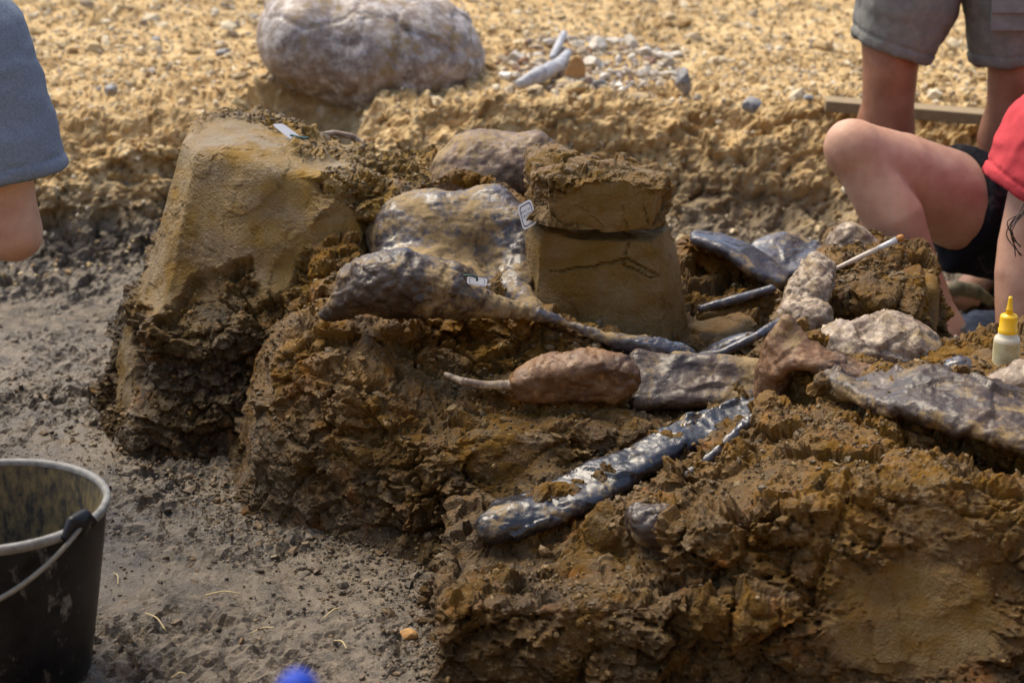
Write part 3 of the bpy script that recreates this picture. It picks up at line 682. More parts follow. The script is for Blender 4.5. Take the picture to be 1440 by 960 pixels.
bone('ridged_bone', 'whitish ridged bone below the glue bottle', [ch((1365, 566, 2.80, .015), (1400, 556, 2.80, .030), (1440, 540, 2.80, .036), (1500, 560, 2.80, .05))], M_B_PALE, 0.0038, 0.006, 24, 25)
bone('bone_chip', 'small blue-grey bone chip in the clay near the glue bottle', [('e', PY(1350, 515, 2.93), (0.022, 0.02, 0.014)), ('e', PY(1335, 520, 2.93), (.012, .015, .01))], M_B_BLUE, 0.0026, 0.003, 40)
bone('bone_sliver', 'thin pale bone arc behind the pedestal ridge', [ch((440, 193, 3.9, .006), (470, 187, 3.92, .007), (495, 192, 3.92, .007), (512, 205, 3.92, .008))], M_B_PALE, 0.003, 0.001)

# ================================================================ boulder on the bank
V, F = solid([('e', PY(530, 70, 5.18), (0.27, 0.24, 0.165), rotm(0, 8, 0)), ('e', PY(425, 50, 5.12), (0.115, 0.18, 0.13)), ('e', PY(600, 75, 5.2), (0.13, 0.18, 0.13)), ('e', PY(480, 10, 5.3), (.2, .2, .12))], 0.0075, 0.05)
N = vnormals(V, F)
w = V + 0.05 * np.stack([fbm(V * 6 + k, 3, 70 + k) for k in range(3)], 1)
rid = 1 - np.abs(fbm(w * np.array([13, 13, 24]), 4, 77)) * 2.6; msk = np.clip(0.45 + 1.6 * fbm(V * 3.2, 2, 79) + 0.8 * (V[:, 0] + 0.32), 0.12, 1.1)
ck, _ = chunk(w, 0.17, 80, (1, 1, 1.3), 0.07, 1.0, 0.9); fr, _ = chunk(w, 0.03, 81, (1, 1, 1), 0.15, 0.6, 1.2)
V = V + N * (0.016 * fbm(V * 5, 3, 78) + 0.012 * rid * msk + 0.009 * ck + 0.004 * fr * msk)[:, None]
M_BOULD = bone_mat('boulder_crust', (0.11, 0.075, 0.052), (0.28, 0.215, 0.175), (0.52, 0.48, 0.45), 0.62, 0.45, coat=0.12, scale=0.6, mud=.66)
tag(put('boulder', V, F, M_BOULD), 'big wrinkled purple-grey rounded boulder resting on the gravel bank', 'boulder')

# ================================================================ loose stones, gravel and crumbs
PHI = (1 + 5 ** 0.5) / 2
ICO = np.array([(-1, PHI, 0), (1, PHI, 0), (-1, -PHI, 0), (1, -PHI, 0), (0, -1, PHI), (0, 1, PHI), (0, -1, -PHI), (0, 1, -PHI), (PHI, 0, -1), (PHI, 0, 1), (-PHI, 0, -1), (-PHI, 0, 1)], float) / 1.9
ICF = np.array([(0, 11, 5), (0, 5, 1), (0, 1, 7), (0, 7, 10), (0, 10, 11), (1, 5, 9), (5, 11, 4), (11, 10, 2), (10, 7, 6), (7, 1, 8), (3, 9, 4), (3, 4, 2), (3, 2, 6), (3, 6, 8), (3, 8, 9), (4, 9, 5), (2, 4, 11), (6, 2, 10), (8, 6, 7), (9, 8, 1)])
RNG = np.random.default_rng(5)
def rand_rot(n):
    q = RNG.normal(size=(n, 4)); q /= np.linalg.norm(q, axis=1, keepdims=True); w, x, y, z = q.T
    return np.stack([1 - 2 * (y * y + z * z), 2 * (x * y - z * w), 2 * (x * z + y * w), 2 * (x * y + z * w), 1 - 2 * (x * x + z * z), 2 * (y * z - x * w),
                     2 * (x * z - y * w), 2 * (y * z + x * w), 1 - 2 * (x * x + y * y)], 1).reshape(n, 3, 3)
def scatter(name, pts, size, mat, label, cat, flat=0.6, jit=0.28):
    n = len(pts)
    B = ICO[None] * (1 + RNG.uniform(-jit, jit, (n, 12, 1))) * np.stack([np.ones(n), RNG.uniform(0.55, 1, n), RNG.uniform(0.35, 0.8, n)], 1)[:, None] * size[:, None, None]
    V = np.einsum('nij,nkj->nki', rand_rot(n), B)
    V[:, :, 2] *= flat + 0.3
    V = (V + pts[:, None]).reshape(-1, 3)
    F = (ICF[None] + 12 * np.arange(n)[:, None, None]).reshape(-1, 3)
    o = put(name, V, F, mat, smooth=False, attrs={'rnd': np.repeat(RNG.uniform(0, 1, n), 12)}, origin=(0, 0, 0))
    return tag(o, label, cat, kind='stuff')
def psize(n, lo, hi, p=2.6): return lo * (1 - RNG.uniform(0, 1, n) * (1 - (lo / hi) ** p)) ** (-1 / p)
m = (np.abs(GV[:, 0]) < 2.7) & (GV[:, 1] > 4.40) & (GV[:, 1] < 7.6)
src = GV[m]; wgt = np.where(np.abs(src[:, 0]) > 1.71, 4.0, 1.0) * np.where(src[:, 1] > 4.85, 1.7, 0.22); pk = RNG.choice(len(src), 38000, p=wgt / wgt.sum())
scatter('gravel', src[pk] + RNG.uniform(-.006, .006, (38000, 3)), psize(38000, 0.0045, 0.032), M_GRAV, 'tan gravel strewn over the bank behind the dig', 'gravel')
m = (GV[:, 0] > -1.25) & (GV[:, 0] < 0.1) & (GV[:, 1] > 2.3) & (GV[:, 1] < 4.5)
src = GV[m]; cl = fbm(src * 4, 3, 91); base = poly_sd(src[:, 0], src[:, 1], [(-0.74, 3.5), (-0.45, 3.1), (-0.15, 2.85), (-.1, 2.5), (.4, 2.5), (.4, 3.8), (-.7, 3.9)])
wgt = np.clip(0.25 + cl, 0.02, 2) + 3.5 * np.exp(-np.abs(base) / 0.07); pk = RNG.choice(len(src), 15000, p=wgt / wgt.sum())
scatter('mud_crumbs', src[pk] + RNG.uniform(-.004, .004, (15000, 3)), psize(15000, 0.0025, 0.016, 3.0), M_CLOD, 'dark mud crumbs strewn over the pit floor round the mound', 'mud crumbs', 0.4)
def crumbs_on(objname, n, seed, label, mat=None, smax_=0.014):
    o = bpy.data.objects[objname]; me = o.data
    co = np.zeros(len(me.vertices) * 3, np.float32); me.vertices.foreach_get('co', co); co = co.reshape(-1, 3) + np.array(o.location)
    no = np.zeros(len(me.vertices) * 3, np.float32); me.vertices.foreach_get('normal', no); no = no.reshape(-1, 3)
    sm = np.zeros(len(co), np.float32); me.attributes['smooth'].data.foreach_get('value', sm)
    w = np.clip(no[:, 2] - 0.1, 0, 1) * (1 - sm) * np.clip(0.4 + fbm(co * 8, 2, seed), 0.03, 1) * (co[:, 2] > 0.01); pk = RNG.choice(len(co), n, p=w / w.sum())
    scatter('clay_crumbs', co[pk] + no[pk] * 0.001, psize(n, 0.0025, smax_), mat or M_CRUMB, label, 'clay crumbs', 0.5)
M_CRUMB = stone_mat('clay_crumbs', [(0.050, 0.030, 0.010), (0.10, 0.058, 0.016), (0.155, 0.088, 0.020), (0.085, 0.060, 0.032), (0.22, 0.145, 0.055)], 0.5)
crumbs_on('clay_mound', 7000, 5, 'loose clay crumbs lying on the ledges of the mound')
crumbs_on('clay_pedestal', 2600, 6, 'loose clay crumbs lying on the pedestal')
crumbs_on('clay_block', 1200, 7, 'loose clay crumbs lying on the block under the paintbrush')

pr = RNG.uniform(0, 1, (420, 2)); rb = []
for u_, v_ in pr:
    an_ = u_ * 6.283; rr_ = v_ ** .5; q_ = PZ(830 + 135 * rr_ * math.cos(an_), 95 + 34 * rr_ * math.sin(an_), 0.355); q_[2] = float(ground_z(q_[0], q_[1])) + .003; rb.append(q_)
scatter('rubble', np.array(rb), psize(420, .007, .026, 2.2), stone_mat('rubble', [(0.30, 0.19, 0.09), (0.55, 0.48, 0.38), (0.68, 0.63, 0.54), (0.42, 0.33, 0.22), (0.30, 0.29, 0.28), (0.26, 0.12, 0.05)]), 'heap of broken pale rubble on the bank right of the boulder', 'rubble')
def stone(name, label, cat, p, r, mat, seed, group=None, cuts=5, rz=0.0, sink=0.35):
    """an angular pebble: a sphere clipped by random planes"""
    rg = np.random.default_rng(seed); h = max(min(r) / 7, 0.0016)
    n = [int(2.6 * v / h) + 3 for v in r]; G = [np.linspace(-1.3 * r[i], 1.3 * r[i], n[i]) for i in range(3)]
    h3 = [g[1] - g[0] for g in G]
    Q = [G[0][:, None, None] / r[0], G[1][None, :, None] / r[1], G[2][None, None, :] / r[2]]
    S = np.sqrt(Q[0] ** 2 + Q[1] ** 2 + Q[2] ** 2) - 1.12
    for _ in range(cuts + 4):
        d = rg.normal(size=3); d /= np.linalg.norm(d); S = np.maximum(S, sum(Q[i] * d[i] for i in range(3)) - rg.uniform(0.55, 0.9))
    V, F = surface_nets(S, (0, 0, 0), 1.0); V = np.array([G[i][0] for i in range(3)]) + V * np.array(h3)
    V = V + 0.05 * min(r) * np.stack([vnoise(V / min(r) * 2, seed + k) for k in range(3)], 1)
    c, s_ = math.cos(rz), math.sin(rz); V = V @ np.array([[c, s_, 0], [-s_, c, 0], [0, 0, 1]])
    V = V + np.array(p) + np.array([0, 0, r[2] * (1 - 2 * sink)])
    return tag(put(name, V, F, mat, attrs={'rnd': np.full(len(V), rg.uniform(0, 1))}), label, cat, group)
M_ST_PALE = plain_mat('pale_stone', (0.62, 0.58, 0.51), 0.7, vscale=60, col2=(0.40, 0.34, 0.25), bump=0.5, bscale=150)
M_ST_WHITE = plain_mat('white_chip', (0.80, 0.77, 0.70), 0.6, vscale=70, col2=(0.62, 0.57, 0.48), bump=0.3)
M_ST_GREY = plain_mat('grey_stone', (0.26, 0.26, 0.27), 0.6, vscale=60, col2=(0.15, 0.145, 0.14), bump=0.5, bscale=150)
M_ST_ORANGE = plain_mat('orange_stone', (0.46, 0.24, 0.07), 0.7, vscale=50, col2=(0.34, 0.19, 0.07), bump=0.5, bscale=150)
def on_bank(px, py):
    p = PZ(px, py, 0.35)
    for _ in range(4): p = PZ(px, py, float(ground_z(p[0], p[1])))
    return p
for i, (px, py, w, d, h, mt) in enumerate([(726, 90, 30, 16, 18, 'p'), (770, 62, 14, 10, 8, 'p'), (838, 70, 34, 16, 16, 'p'), (834, 96, 22, 16, 16, 'p'), (862, 60, 26, 10, 8, 'p'), (888, 68, 16, 14, 18, 'p'), (888, 84, 12, 9, 8, 'p'),
        (905, 78, 22, 12, 12, 'p'), (930, 82, 34, 10, 10, 'p'), (952, 80, 18, 10, 8, 'p'), (815, 66, 14, 10, 10, 'p'), (905, 104, 18, 10, 9, 'p'), (940, 110, 20, 12, 10, 'p'), (748, 82, 14, 10, 8, 'p'), (780, 98, 12, 9, 8, 'p'), (850, 112, 14, 9, 8, 'p')]):
    p = on_bank(px, py); k = 0.0013
    stone('stone_fragment', 'pale angular stone fragment in the rubble heap right of the boulder', 'stone', p, (w * k, d * k * 1.3, h * k), M_ST_PALE, 100 + i, 'pale rubble on the gravel bank', rz=i * 0.7, sink=.2)
for i, (px, py, w) in enumerate([(712, 112, 15), (733, 116, 9), (870, 122, 9), (600, 48, 10), (875, 128, 7)]):
    stone('stone_chip', 'small bright white stone chip lying on the gravel bank', 'stone chip', on_bank(px, py), (w * .0014, w * .0011, w * .001), M_ST_WHITE, 140 + i, 'white chips on the gravel bank', rz=i, sink=.2)
for lab, px, py, r, mt, rz in [('upright dark grey squared stone at the right of the rubble heap', 961, 128, (.018, .02, .036), M_ST_GREY, .2), ('tall orange angular stone in the middle of the rubble heap', 808, 112, (.027, .022, .036), M_ST_ORANGE, .4),
                        ('dark grey stone lying under the orange stone', 842, 124, (.022, .015, .014), M_ST_GREY, 1.), ('smooth grey pebble on the bank left of the boulder', 221, 62, (.020, .016, .012), M_ST_GREY, .3),
                        ('bluish grey cobble half buried under the bank edge', 158, 132, (.022, .018, .014), M_ST_GREY, 1.4), ('flat grey pebble on the bank beside the boulder foot', 315, 78, (.022, .015, .010), M_ST_GREY, .1),
                        ('grey pebble by the plank end on the bank edge', 1137, 142, (.014, .012, .010), M_ST_GREY, .6), ('dark grey lump of stone at the bank edge near the plank', 1055, 155, (.03, .025, .018), M_ST_GREY, .8)]:
    stone('stone', lab, 'stone', on_bank(px, py), r, mt, int(px), rz=rz, sink=.2)
p = PZ(574, 902, 0.0); p[2] = float(ground_z(p[0], p[1])); stone('stone', 'small orange-tan stone on the mud at the foot of the mound', 'stone', p, (.013, .011, .009), M_ST_ORANGE, 7, sink=.25)
# grey bone pieces on the rubble
Pm = [on_bank(x, y) + np.array([0, 0, dz]) for x, y, dz in ((733, 128, .018), (760, 118, .024), (785, 104, .022), (798, 92, .03))]
V, F = solid([('c', [(Pm[0], .016), (Pm[1], .022), (Pm[2], .017), (Pm[3], .012)])], 0.004); V = V + 0.004 * np.stack([fbm(V * 40 + k, 3, k) for k in range(3)], 1)
M_FRAG = plain_mat('weathered_bone', (0.46, 0.46, 0.47), 0.5, vscale=40, col2=(0.27, 0.27, 0.29), bump=0.5)
tag(put('bone_fragment', V, F, M_FRAG), 'long pale grey bone fragment lying in the rubble heap', 'bone fragment')
Pm = [on_bank(776, 92) + np.array([0, 0, .02]), on_bank(786, 78) + np.array([0, 0, .03]), on_bank(793, 68) + np.array([0, 0, .04])]
V, F = solid([('c', [(Pm[0], .009), (Pm[1], .011), (Pm[2], .010)])], 0.003)
tag(put('bone_fragment', V, F, M_FRAG), 'short thin grey bone splinter leaning up in the rubble heap', 'bone fragment')
# straws on the mud
M_STRAW = plain_mat('dry_straw', (0.55, 0.43, 0.22), 0.6, 0.3)
for i, (x0, y0, x1, y1) in enumerate([(288, 836, 338, 833), (205, 860, 232, 880), (455, 868, 478, 852), (160, 802, 166, 818), (350, 880, 385, 884), (240, 948, 262, 946), (470, 902, 488, 915)]):
    a, b = PZ(x0, y0, .01), PZ(x1, y1, .01)
    for q in (a, b): q[2] = float(ground_z(q[0], q[1])) + 0.003
    mid = (a + b) / 2 + np.array([0.002, 0.003, 0.004]); mid[2] = max(mid[2], float(ground_z(mid[0], mid[1])) + 0.003)
    V, F = tube(catmull([a, mid, b], 5), 0.0012, 6)
    tag(put('straw', V, F, M_STRAW), 'thin pale dry straw lying on the muddy pit floor', 'straw', 'straws on the pit floor')

# ================================================================ plank on the bank edge
M_WOOD = plain_mat('weathered_wood', (0.34, 0.25, 0.13), 0.75, vscale=30, col2=(0.20, 0.14, 0.07), bump=0.5, bscale=60, stretch=(1, 14, 14))
a, b = PY(1160, 146, 4.77), PY(1470, 172, 4.71)
d = (b - a) / np.linalg.norm(b - a); side = np.cross([0, 0, 1], d); side /= np.linalg.norm(side); upv = np.cross(d, side)
m_ = []
V, F = boxmesh((a + b) / 2, (b - a) / 2, side * 0.035, upv * 0.014)
o = tag(put('plank', V, F, M_WOOD, smooth=False), 'weathered wooden plank lying along the bank edge behind the bare legs', 'plank')
bv = o.modifiers.new('bevel', 'BEVEL'); bv.width = 0.003; bv.segments = 2

# ================================================================ bucket
M_BUCK = plain_mat('black_plastic', (0.004, 0.004, 0.005), 0.42, spec=0.25, vscale=24, col2=(0.014, 0.014, 0.015), bump=0.15, bscale=90)
nt = M_BUCK.node_tree; b_ = NB(nt); Bs = nt.nodes['Principled BSDF']
oldc = Bs.inputs['Base Color'].links[0].from_socket
mk = b_.ramp(b_.math('ADD', b_.math('MULTIPLY', b_.noise(16, 5, 0.7, (1, 1, 0.6)), .6), b_.math('MULTIPLY', b_.noise(70, 4, .8, (1, 1, .4)), .4)), (0.57, 0.0), (0.66, 0.8))
b_.link(b_.mix(mk, oldc, (0.20, 0.19, 0.17)), Bs.inputs['Base Color']); b_.link(b_.mix(mk, (0.42, .42, .42), (0.8, .8, .8)), Bs.inputs['Roughness'])
M_RIM = plain_mat('scuffed_rim', (0.24, 0.235, 0.22), 0.6, vscale=50, col2=(0.12, 0.115, 0.10), bump=0.3)
M_LINING = plain_mat('dried_mud_lining', (0.21, 0.155, 0.062), 0.75, vscale=75, col2=(0.028, 0.027, 0.022), bump=0.4, bscale=120, stretch=(1, 1, 0.45))
M_WIRE = plain_mat('galvanised_wire', (0.24, 0.22, 0.17), 0.5, 0.4)
BC = np.array([-0.712, 2.512, 0.0]); RT, RB, HB = 0.158, 0.118, 0.262
buc = empty('bucket', BC)
prof = [(0.0, 0.004), (RB - .01, 0.004), (RB, 0.010), (RB + (RT - RB) * .35, HB * .35), (RB + (RT - RB) * .7, HB * .7), (RT - .003, HB - .012), (RT - .003, HB - .002)]
V, F = lathe(prof, 72, BC); put('body', V, F, M_BUCK, buc)
V, F = lathe([(RT - .0065, HB - .004), (RB + (RT - RB) * .6 - .004, HB * .6), (RB - .004, 0.012), (0.0, 0.010)], 72, BC); put('mud_lining', V, F, M_LINING, buc)
V, F = lathe([(RT - .0075, HB - .006), (RT - .0075, HB), (RT - .004, HB + .0035), (RT + .002, HB + .002), (RT + .003, HB - .003), (RT + .001, HB - .010), (RT - .003, HB - .011)], 72, BC); put('rim', V, F, M_RIM, buc)
az = math.radians(-30); ax1 = np.array([math.cos(az), math.sin(az), 0]); out = np.array([math.cos(az - math.pi / 2), math.sin(az - math.pi / 2), 0])
for s_ in (1, -1):
    c0 = BC + s_ * ax1 * (RT + .001) + np.array([0, 0, HB])
    V, F = solid([('c', [(c0 + out * .030 * s_ - np.array([0, 0, .004]), .005), (c0 + out * .013 * s_ + np.array([0, 0, .012]), .008), (c0 - out * .010 * s_ + np.array([0, 0, .012]), .009), (c0 - out * .026 * s_ - np.array([0, 0, .004]), .006)]), ('e', c0 + np.array([0, 0, .0]), (.012, .012, .014))], 0.0022, 0.01)
    put('handle_lug', V, F, M_BUCK if s_ < 0 else M_BUCK, buc)
pts = []
for th in np.linspace(0, math.pi, 40):
    pts.append(BC + np.array([0, 0, HB + .006]) + ax1 * math.cos(th) * (RT + .008) + math.sin(th) * (out * 0.172 + np.array([0, 0, -0.105])))
V, F = tube(pts, 0.0036, 10); put('wire_handle', V, F, M_WIRE, buc)
V, F = tube(pts[17:23], 0.0075, 12); put('grip', V, F, plain_mat('grip_sleeve', (0.20, 0.17, 0.07), 0.6, 0.3), buc)
tag(buc, 'black plastic bucket with mud-caked inside and drooping wire handle', 'bucket')

# ================================================================ specimen tags
from mathutils.bvhtree import BVHTree
def bvh(names):
    Vs, Fs, k = [], [], 0
    for o in bpy.data.objects:
        if o.type == 'MESH' and (o.name.split('.')[0] in names or (o.parent and o.parent.name in names)):
            off = np.array(o.location) + (np.array(o.parent.location) if o.parent else 0); n = len(o.data.vertices)
            co = np.zeros(n * 3, np.float32); o.data.vertices.foreach_get('co', co); Vs.append(co.reshape(-1, 3) + off)
            for p in o.data.polygons: Fs.append([v + k for v in p.vertices])
            k += n
    return BVHTree.FromPolygons([tuple(map(float, v)) for v in np.vstack(Vs)], Fs)
def surf(tree, px, py):
    h_ = tree.ray_cast(Vector((0, 0, CAMZ)), Vector(ray(px, py))); return np.array(h_[0])
def lie(tree, C, nrm, lift):
    """the four pixel corners on a plane with normal nrm that just clears the surface beneath"""
    nrm = np.array(nrm, float) / np.linalg.norm(nrm); m_ = np.mean(C, 0)
    d_ = max(float(surf(tree, *(m_ + (np.array(c) - m_) * f)) @ nrm) for c in C for f in (0, .5, .95)) + lift
    O = np.array([0, 0, CAMZ]); return [O + ray(*c) * ((d_ - O @ nrm) / (ray(*c) @ nrm)) for c in C]
M_CARD = plain_mat('white_card', (0.80, 0.81, 0.82), 0.35, 0.06, 30)
M_INK = plain_mat('ink', (0.03, 0.035, 0.07), 0.5)
M_TEAL = plain_mat('teal_cord', (0.01, 0.10, 0.11), 0.5, 0.3)
M_GREEN = plain_mat('green_cord', (0.006, 0.05, 0.035), 0.5, 0.3)
def rquad(C, t, inset=0.0, rr=0.22, n=5):
    """rounded quad outline from four corners (fraction inset)"""
    C = np.array(C); m_ = C.mean(0); C = m_ + (C - m_) * (1 - inset); out_ = []
    for i in range(4):
        p, a, b = C[i], C[i - 1], C[(i + 1) % 4]
        for s_ in np.linspace(0, 1, n):
            q0_, q1_ = p + (a - p) * rr * (1 - s_), p + (b - p) * rr * s_
            out_.append((1 - s_) ** 2 * (p + (a - p) * rr) + 2 * s_ * (1 - s_) * p + s_ ** 2 * (p + (b - p) * rr))
    return np.array(out_)
def card(name, C, parent, th=0.0012):
    L = rquad(C, 0); nrm = np.cross(L[7] - L[0], L[14] - L[0]); nrm /= np.linalg.norm(nrm); n = len(L)
    V = np.vstack([L + nrm * th / 2, L - nrm * th / 2, (L + nrm * th / 2).mean(0), (L - nrm * th / 2).mean(0)]); F = []
    for i in range(n):
        j = (i + 1) % n; F += [[2 * n, i, j], [2 * n + 1, n + j, n + i], [i, n + i, n + j], [i, n + j, j]]
    me_F = np.array(F)
    o = put(name, V, me_F, M_CARD, parent, smooth=False); return o, nrm
def frame(name, C, parent, nrm, off, i0, i1, mat):
    A, B = rquad(C, 0, i0) + nrm * off, rquad(C, 0, i1) + nrm * off; n = len(A)
    put(name, np.vstack([A, B]), np.array([[i, (i + 1) % n, n + (i + 1) % n, n + i] for i in range(n)]), mat, parent, smooth=False)
def lettering(txt, origin, ex, ey, height, parent, mat):
    cu = bpy.data.curves.new('lettering', 'FONT'); cu.body = txt; cu.size = 1.0; cu.align_x = 'CENTER'
    t_ = bpy.data.objects.new('lettering', cu); COL.objects.link(t_)
    dg = bpy.context.evaluated_depsgraph_get(); me = bpy.data.meshes.new_from_object(t_.evaluated_get(dg)); bpy.data.objects.remove(t_)
    co = np.zeros(len(me.vertices) * 3, np.float32); me.vertices.foreach_get('co', co); co = co.reshape(-1, 3)
    W = np.array(origin) + height * (co[:, :1] * ex + co[:, 1:2] * ey) - np.array(parent.location)
    me.vertices.foreach_set('co', W.astype(np.float32).ravel()); me.update(); me.materials.append(mat)
    o = bpy.data.objects.new('lettering', me); COL.objects.link(o); o.parent = parent; return o
def facing(nrm): return nrm if nrm[1] < 0 else -nrm
# leaning on the pillar
C2 = lie(bvh(['clay_pillar', 'saddle_bone', 'clay_mound']), [(727.5, 290), (746.5, 279), (756, 313), (736, 325)], (-0.25, -0.95, 0.2), -.004)
t2 = empty('specimen_tag', C2[3]); _, nr = card('card', C2, t2); nr = facing(nr)
frame('border_line', C2, t2, nr, 0.0012, 0.17, 0.26, M_INK)
ex = C2[1] - C2[0]; ex /= np.linalg.norm(ex); ey = C2[0] - C2[3]; ey = ey - ex * (ey @ ex) * 0.6; ey /= np.linalg.norm(ey); mid = np.mean(C2, 0)
lettering('ANG 24', mid + ey * 0.0055 + nr * 0.0013, ex, ey, 0.0056, t2, M_INK); lettering('V150', mid - ey * 0.0035 + nr * 0.0013, ex, ey, 0.0085, t2, M_INK)
tag(t2, 'white rounded tag with dark border reading V150 against the clay pillar', 'tag')
C1 = lie(bvh(['clay_pedestal']), [(382, 175), (398, 174), (422, 192), (409, 197)], (0.25, -0.75, 0.6), .001)
t1 = empty('specimen_tag', C1[3]); card('card', C1, t1)
V, F = tube(catmull([*[PY(x, y, C1[3][1] - .003) for x, y in ((408, 190), (416, 192), (424, 194), (434, 194))]], 6), 0.0022, 8); put('cord', V, F, M_TEAL, t1)
tag(t1, 'blank white tag with teal cord lying on top of the tall pedestal', 'tag')
C3 = lie(bvh(['saddle_bone', 'clay_mound']), [(657.5, 388), (685.5, 391.5), (684, 403), (656.5, 399)], (0.0, -0.9, 0.4), .001)
t3 = empty('specimen_tag', C3[3]); _, nr = card('card', C3, t3); nr = facing(nr); frame('border_line', C3, t3, nr, 0.0012, 0.2, 0.28, plain_mat('pale_ink', (0.35, 0.36, 0.42), 0.5))
V, F = tube(catmull([*[PY(x, y, C3[3][1] - .002 + .03 * (400 - y) / 900) for x, y in ((652, 387.5), (662, 387.5), (670, 390), (671, 395))]], 6), 0.0018, 8); put('cord', V, F, M_GREEN, t3)
tag(t3, 'small white tag with dark green cord in the hollow of the saddle-shaped bone', 'tag')

# ================================================================ paintbrush
a, b = PY(1168, 381, 3.40), PY(1271, 333, 3.42)
br = empty('paintbrush', a); L = lambda t_: a + (b - a) * t_
V, F = tube([L(0), L(.02), L(.25), L(.5), L(.66)], [.0022, .0032, .0042, .0052, .0048], 12); put('handle', V, F, plain_mat('pale_handle', (0.52, 0.44, 0.36), 0.45, 0.25, 60), br)
V, F = tube([L(.655), L(.7), L(.8), L(.9)], [.0052, .0053, .0058, .0066], 12); put('ferrule', V, F, plain_mat('tin_ferrule', (0.55, 0.55, 0.56), 0.35, 0.3), br)
V, F = tube([L(.895), L(.94), L(.98), L(1.0)], [.0064, .0072, .0066, .004], 12); put('bristles', V, F, plain_mat('amber_bristles', (0.42, 0.17, 0.025), 0.6, 0.5, 150), br)
tag(br, 'small paintbrush with pale handle and amber bristles lying on the clay', 'paintbrush')

# ================================================================ glue bottle
gb = PY(1421, 478, 2.93); gz = gb[2]; g0 = np.array([gb[0], gb[1] + .02, 0]); gt = empty('glue_bottle', (g0[0], g0[1], gz - .062))
V, F = lathe([(0, gz - .062), (.0185, gz - .062), (.0205, gz - .059), (.0205, gz - .006), (.0185, gz - .001), (.0150, gz + .001), (.0148, gz + .009)], 36, g0)
put('bottle_body', V, F, plain_mat('milky_plastic', (0.62, 0.57, 0.43), 0.35, 0.12, 50, sss=.2), gt)
V, F = lathe([(.0208, gz - .056), (.0208, gz - .008)], 36, g0); lab = put('paper_label', V, F, plain_mat('label_paper', (0.60, 0.56, 0.36), 0.5, vscale=70, col2=(0.42, 0.36, 0.17)), gt)
def patch(t0, t1, z0, z1, mat, nm, r=.0210):
    th = np.linspace(math.radians(t0), math.radians(t1), 6); V_ = np.vstack([np.stack([g0[0] + r * np.cos(th), g0[1] + r * np.sin(th), np.full(6, gz + z)], 1) for z in (z0, z1)])
    put(nm, V_, np.array([[i, i + 1, i + 7, i + 6] for i in range(5)]), mat, lab)
M_PRINT = plain_mat('brown_print', (0.30, 0.19, 0.06), 0.5, 0.6, 200)
patch(-112, -82, -.030, -.010, M_PRINT, 'picture_print'); patch(-118, -96, -.044, -.026, M_PRINT, 'picture_print', .02105)
patch(-52, -40, -.018, -.010, plain_mat('blue_print', (0.02, 0.03, 0.18), 0.5), 'blue_print')
for i in range(6): patch(-53 + i * 3.2, -51.6 + i * 3.2, -.040, -.022, M_INK, 'bar_print')
M_YEL = plain_mat('yellow_plastic', (0.80, 0.47, 0.005), 0.35, 0.08, 60)
V, F = lathe([(.0150, gz + .006), (.0152, gz + .012), (.0140, gz + .013), (.0138, gz + .031), (.0125, gz + .0345), (.0055, gz + .036), (0.0054, gz + .0362)], 36, g0); put('cap', V, F, M_YEL, gt)
V, F = lathe([(.0056, gz + .0355), (.0054, gz + .042), (.0060, gz + .043), (.0046, gz + .045), (.0032, gz + .060), (.0028, gz + .064), (0.0, gz + .0642)], 24, g0); put('nozzle', V, F, M_YEL, gt)
tag(gt, 'small glue bottle with yellow cap and nozzle and a cream label', 'bottle')

# ================================================================ spade standing in the mud (its blue grip shows)
sp = PY(418, 944, 1.05); st = empty('spade', (sp[0], sp[1], 0))
M_BLUE = plain_mat('blue_grip', (0.004, 0.045, 0.42), 0.6, 0.15, spec=.3)
V, F = lathe([(.0, .0), (.006, -.001), (.011, -.006), (.013, -.014), (.012, -.03), (.011, -.13), (.0, -.13)][::-1], 32, sp); put('grip', V, F, M_BLUE, st)
V, F = tube([sp - np.array([0, 0, .12]), (sp[0], sp[1], .22)], .011, 16); put('shaft', V, F, M_WOOD, st)
V, F = solid([('e', (sp[0], sp[1], .10), (.07, .008, .13))], .004); put('blade', V, F, plain_mat('steel', (.25, .25, .25), .45, .4), st)
tag(st, 'spade standing in the mud with a bright blue grip', 'spade')

# ================================================================ people
def hand(w, d, n, s=1):
    """palm and five fingers from wrist w pointing along d, palm normal n"""
    d = np.array(d, float) / np.linalg.norm(d); n = np.array(n, float); n -= d * (n @ d); n /= np.linalg.norm(n); u = np.cross(d, n) * s; w = np.array(w)
    pr = [('c', [(w, .026), (w + d * .05, .030)]), ('e', w + d * .05 + u * .012, (.035, .035, .028)), ('e', w + d * .05 - u * .012, (.035, .035, .028))]
    for k, l in zip((-1.5, -.5, .5, 1.5), (.068, .078, .074, .058)):
        b0 = w + d * .082 + u * .020 * k; b1 = b0 + d * l * .45 + n * .006; b2 = b1 + d * l * .3 + n * .018; pr.append(('c', [(b0, .0095), (b1, .0088), (b2, .008), (b2 + n * .018 + d * .008, .007)], .004))
    t0 = w + d * .03 - u * .03; pr.append(('c', [(t0, .012), (t0 + d * .03 - u * .022, .0105), (t0 + d * .055 - u * .026 + n * .008, .009)], .006)); return pr
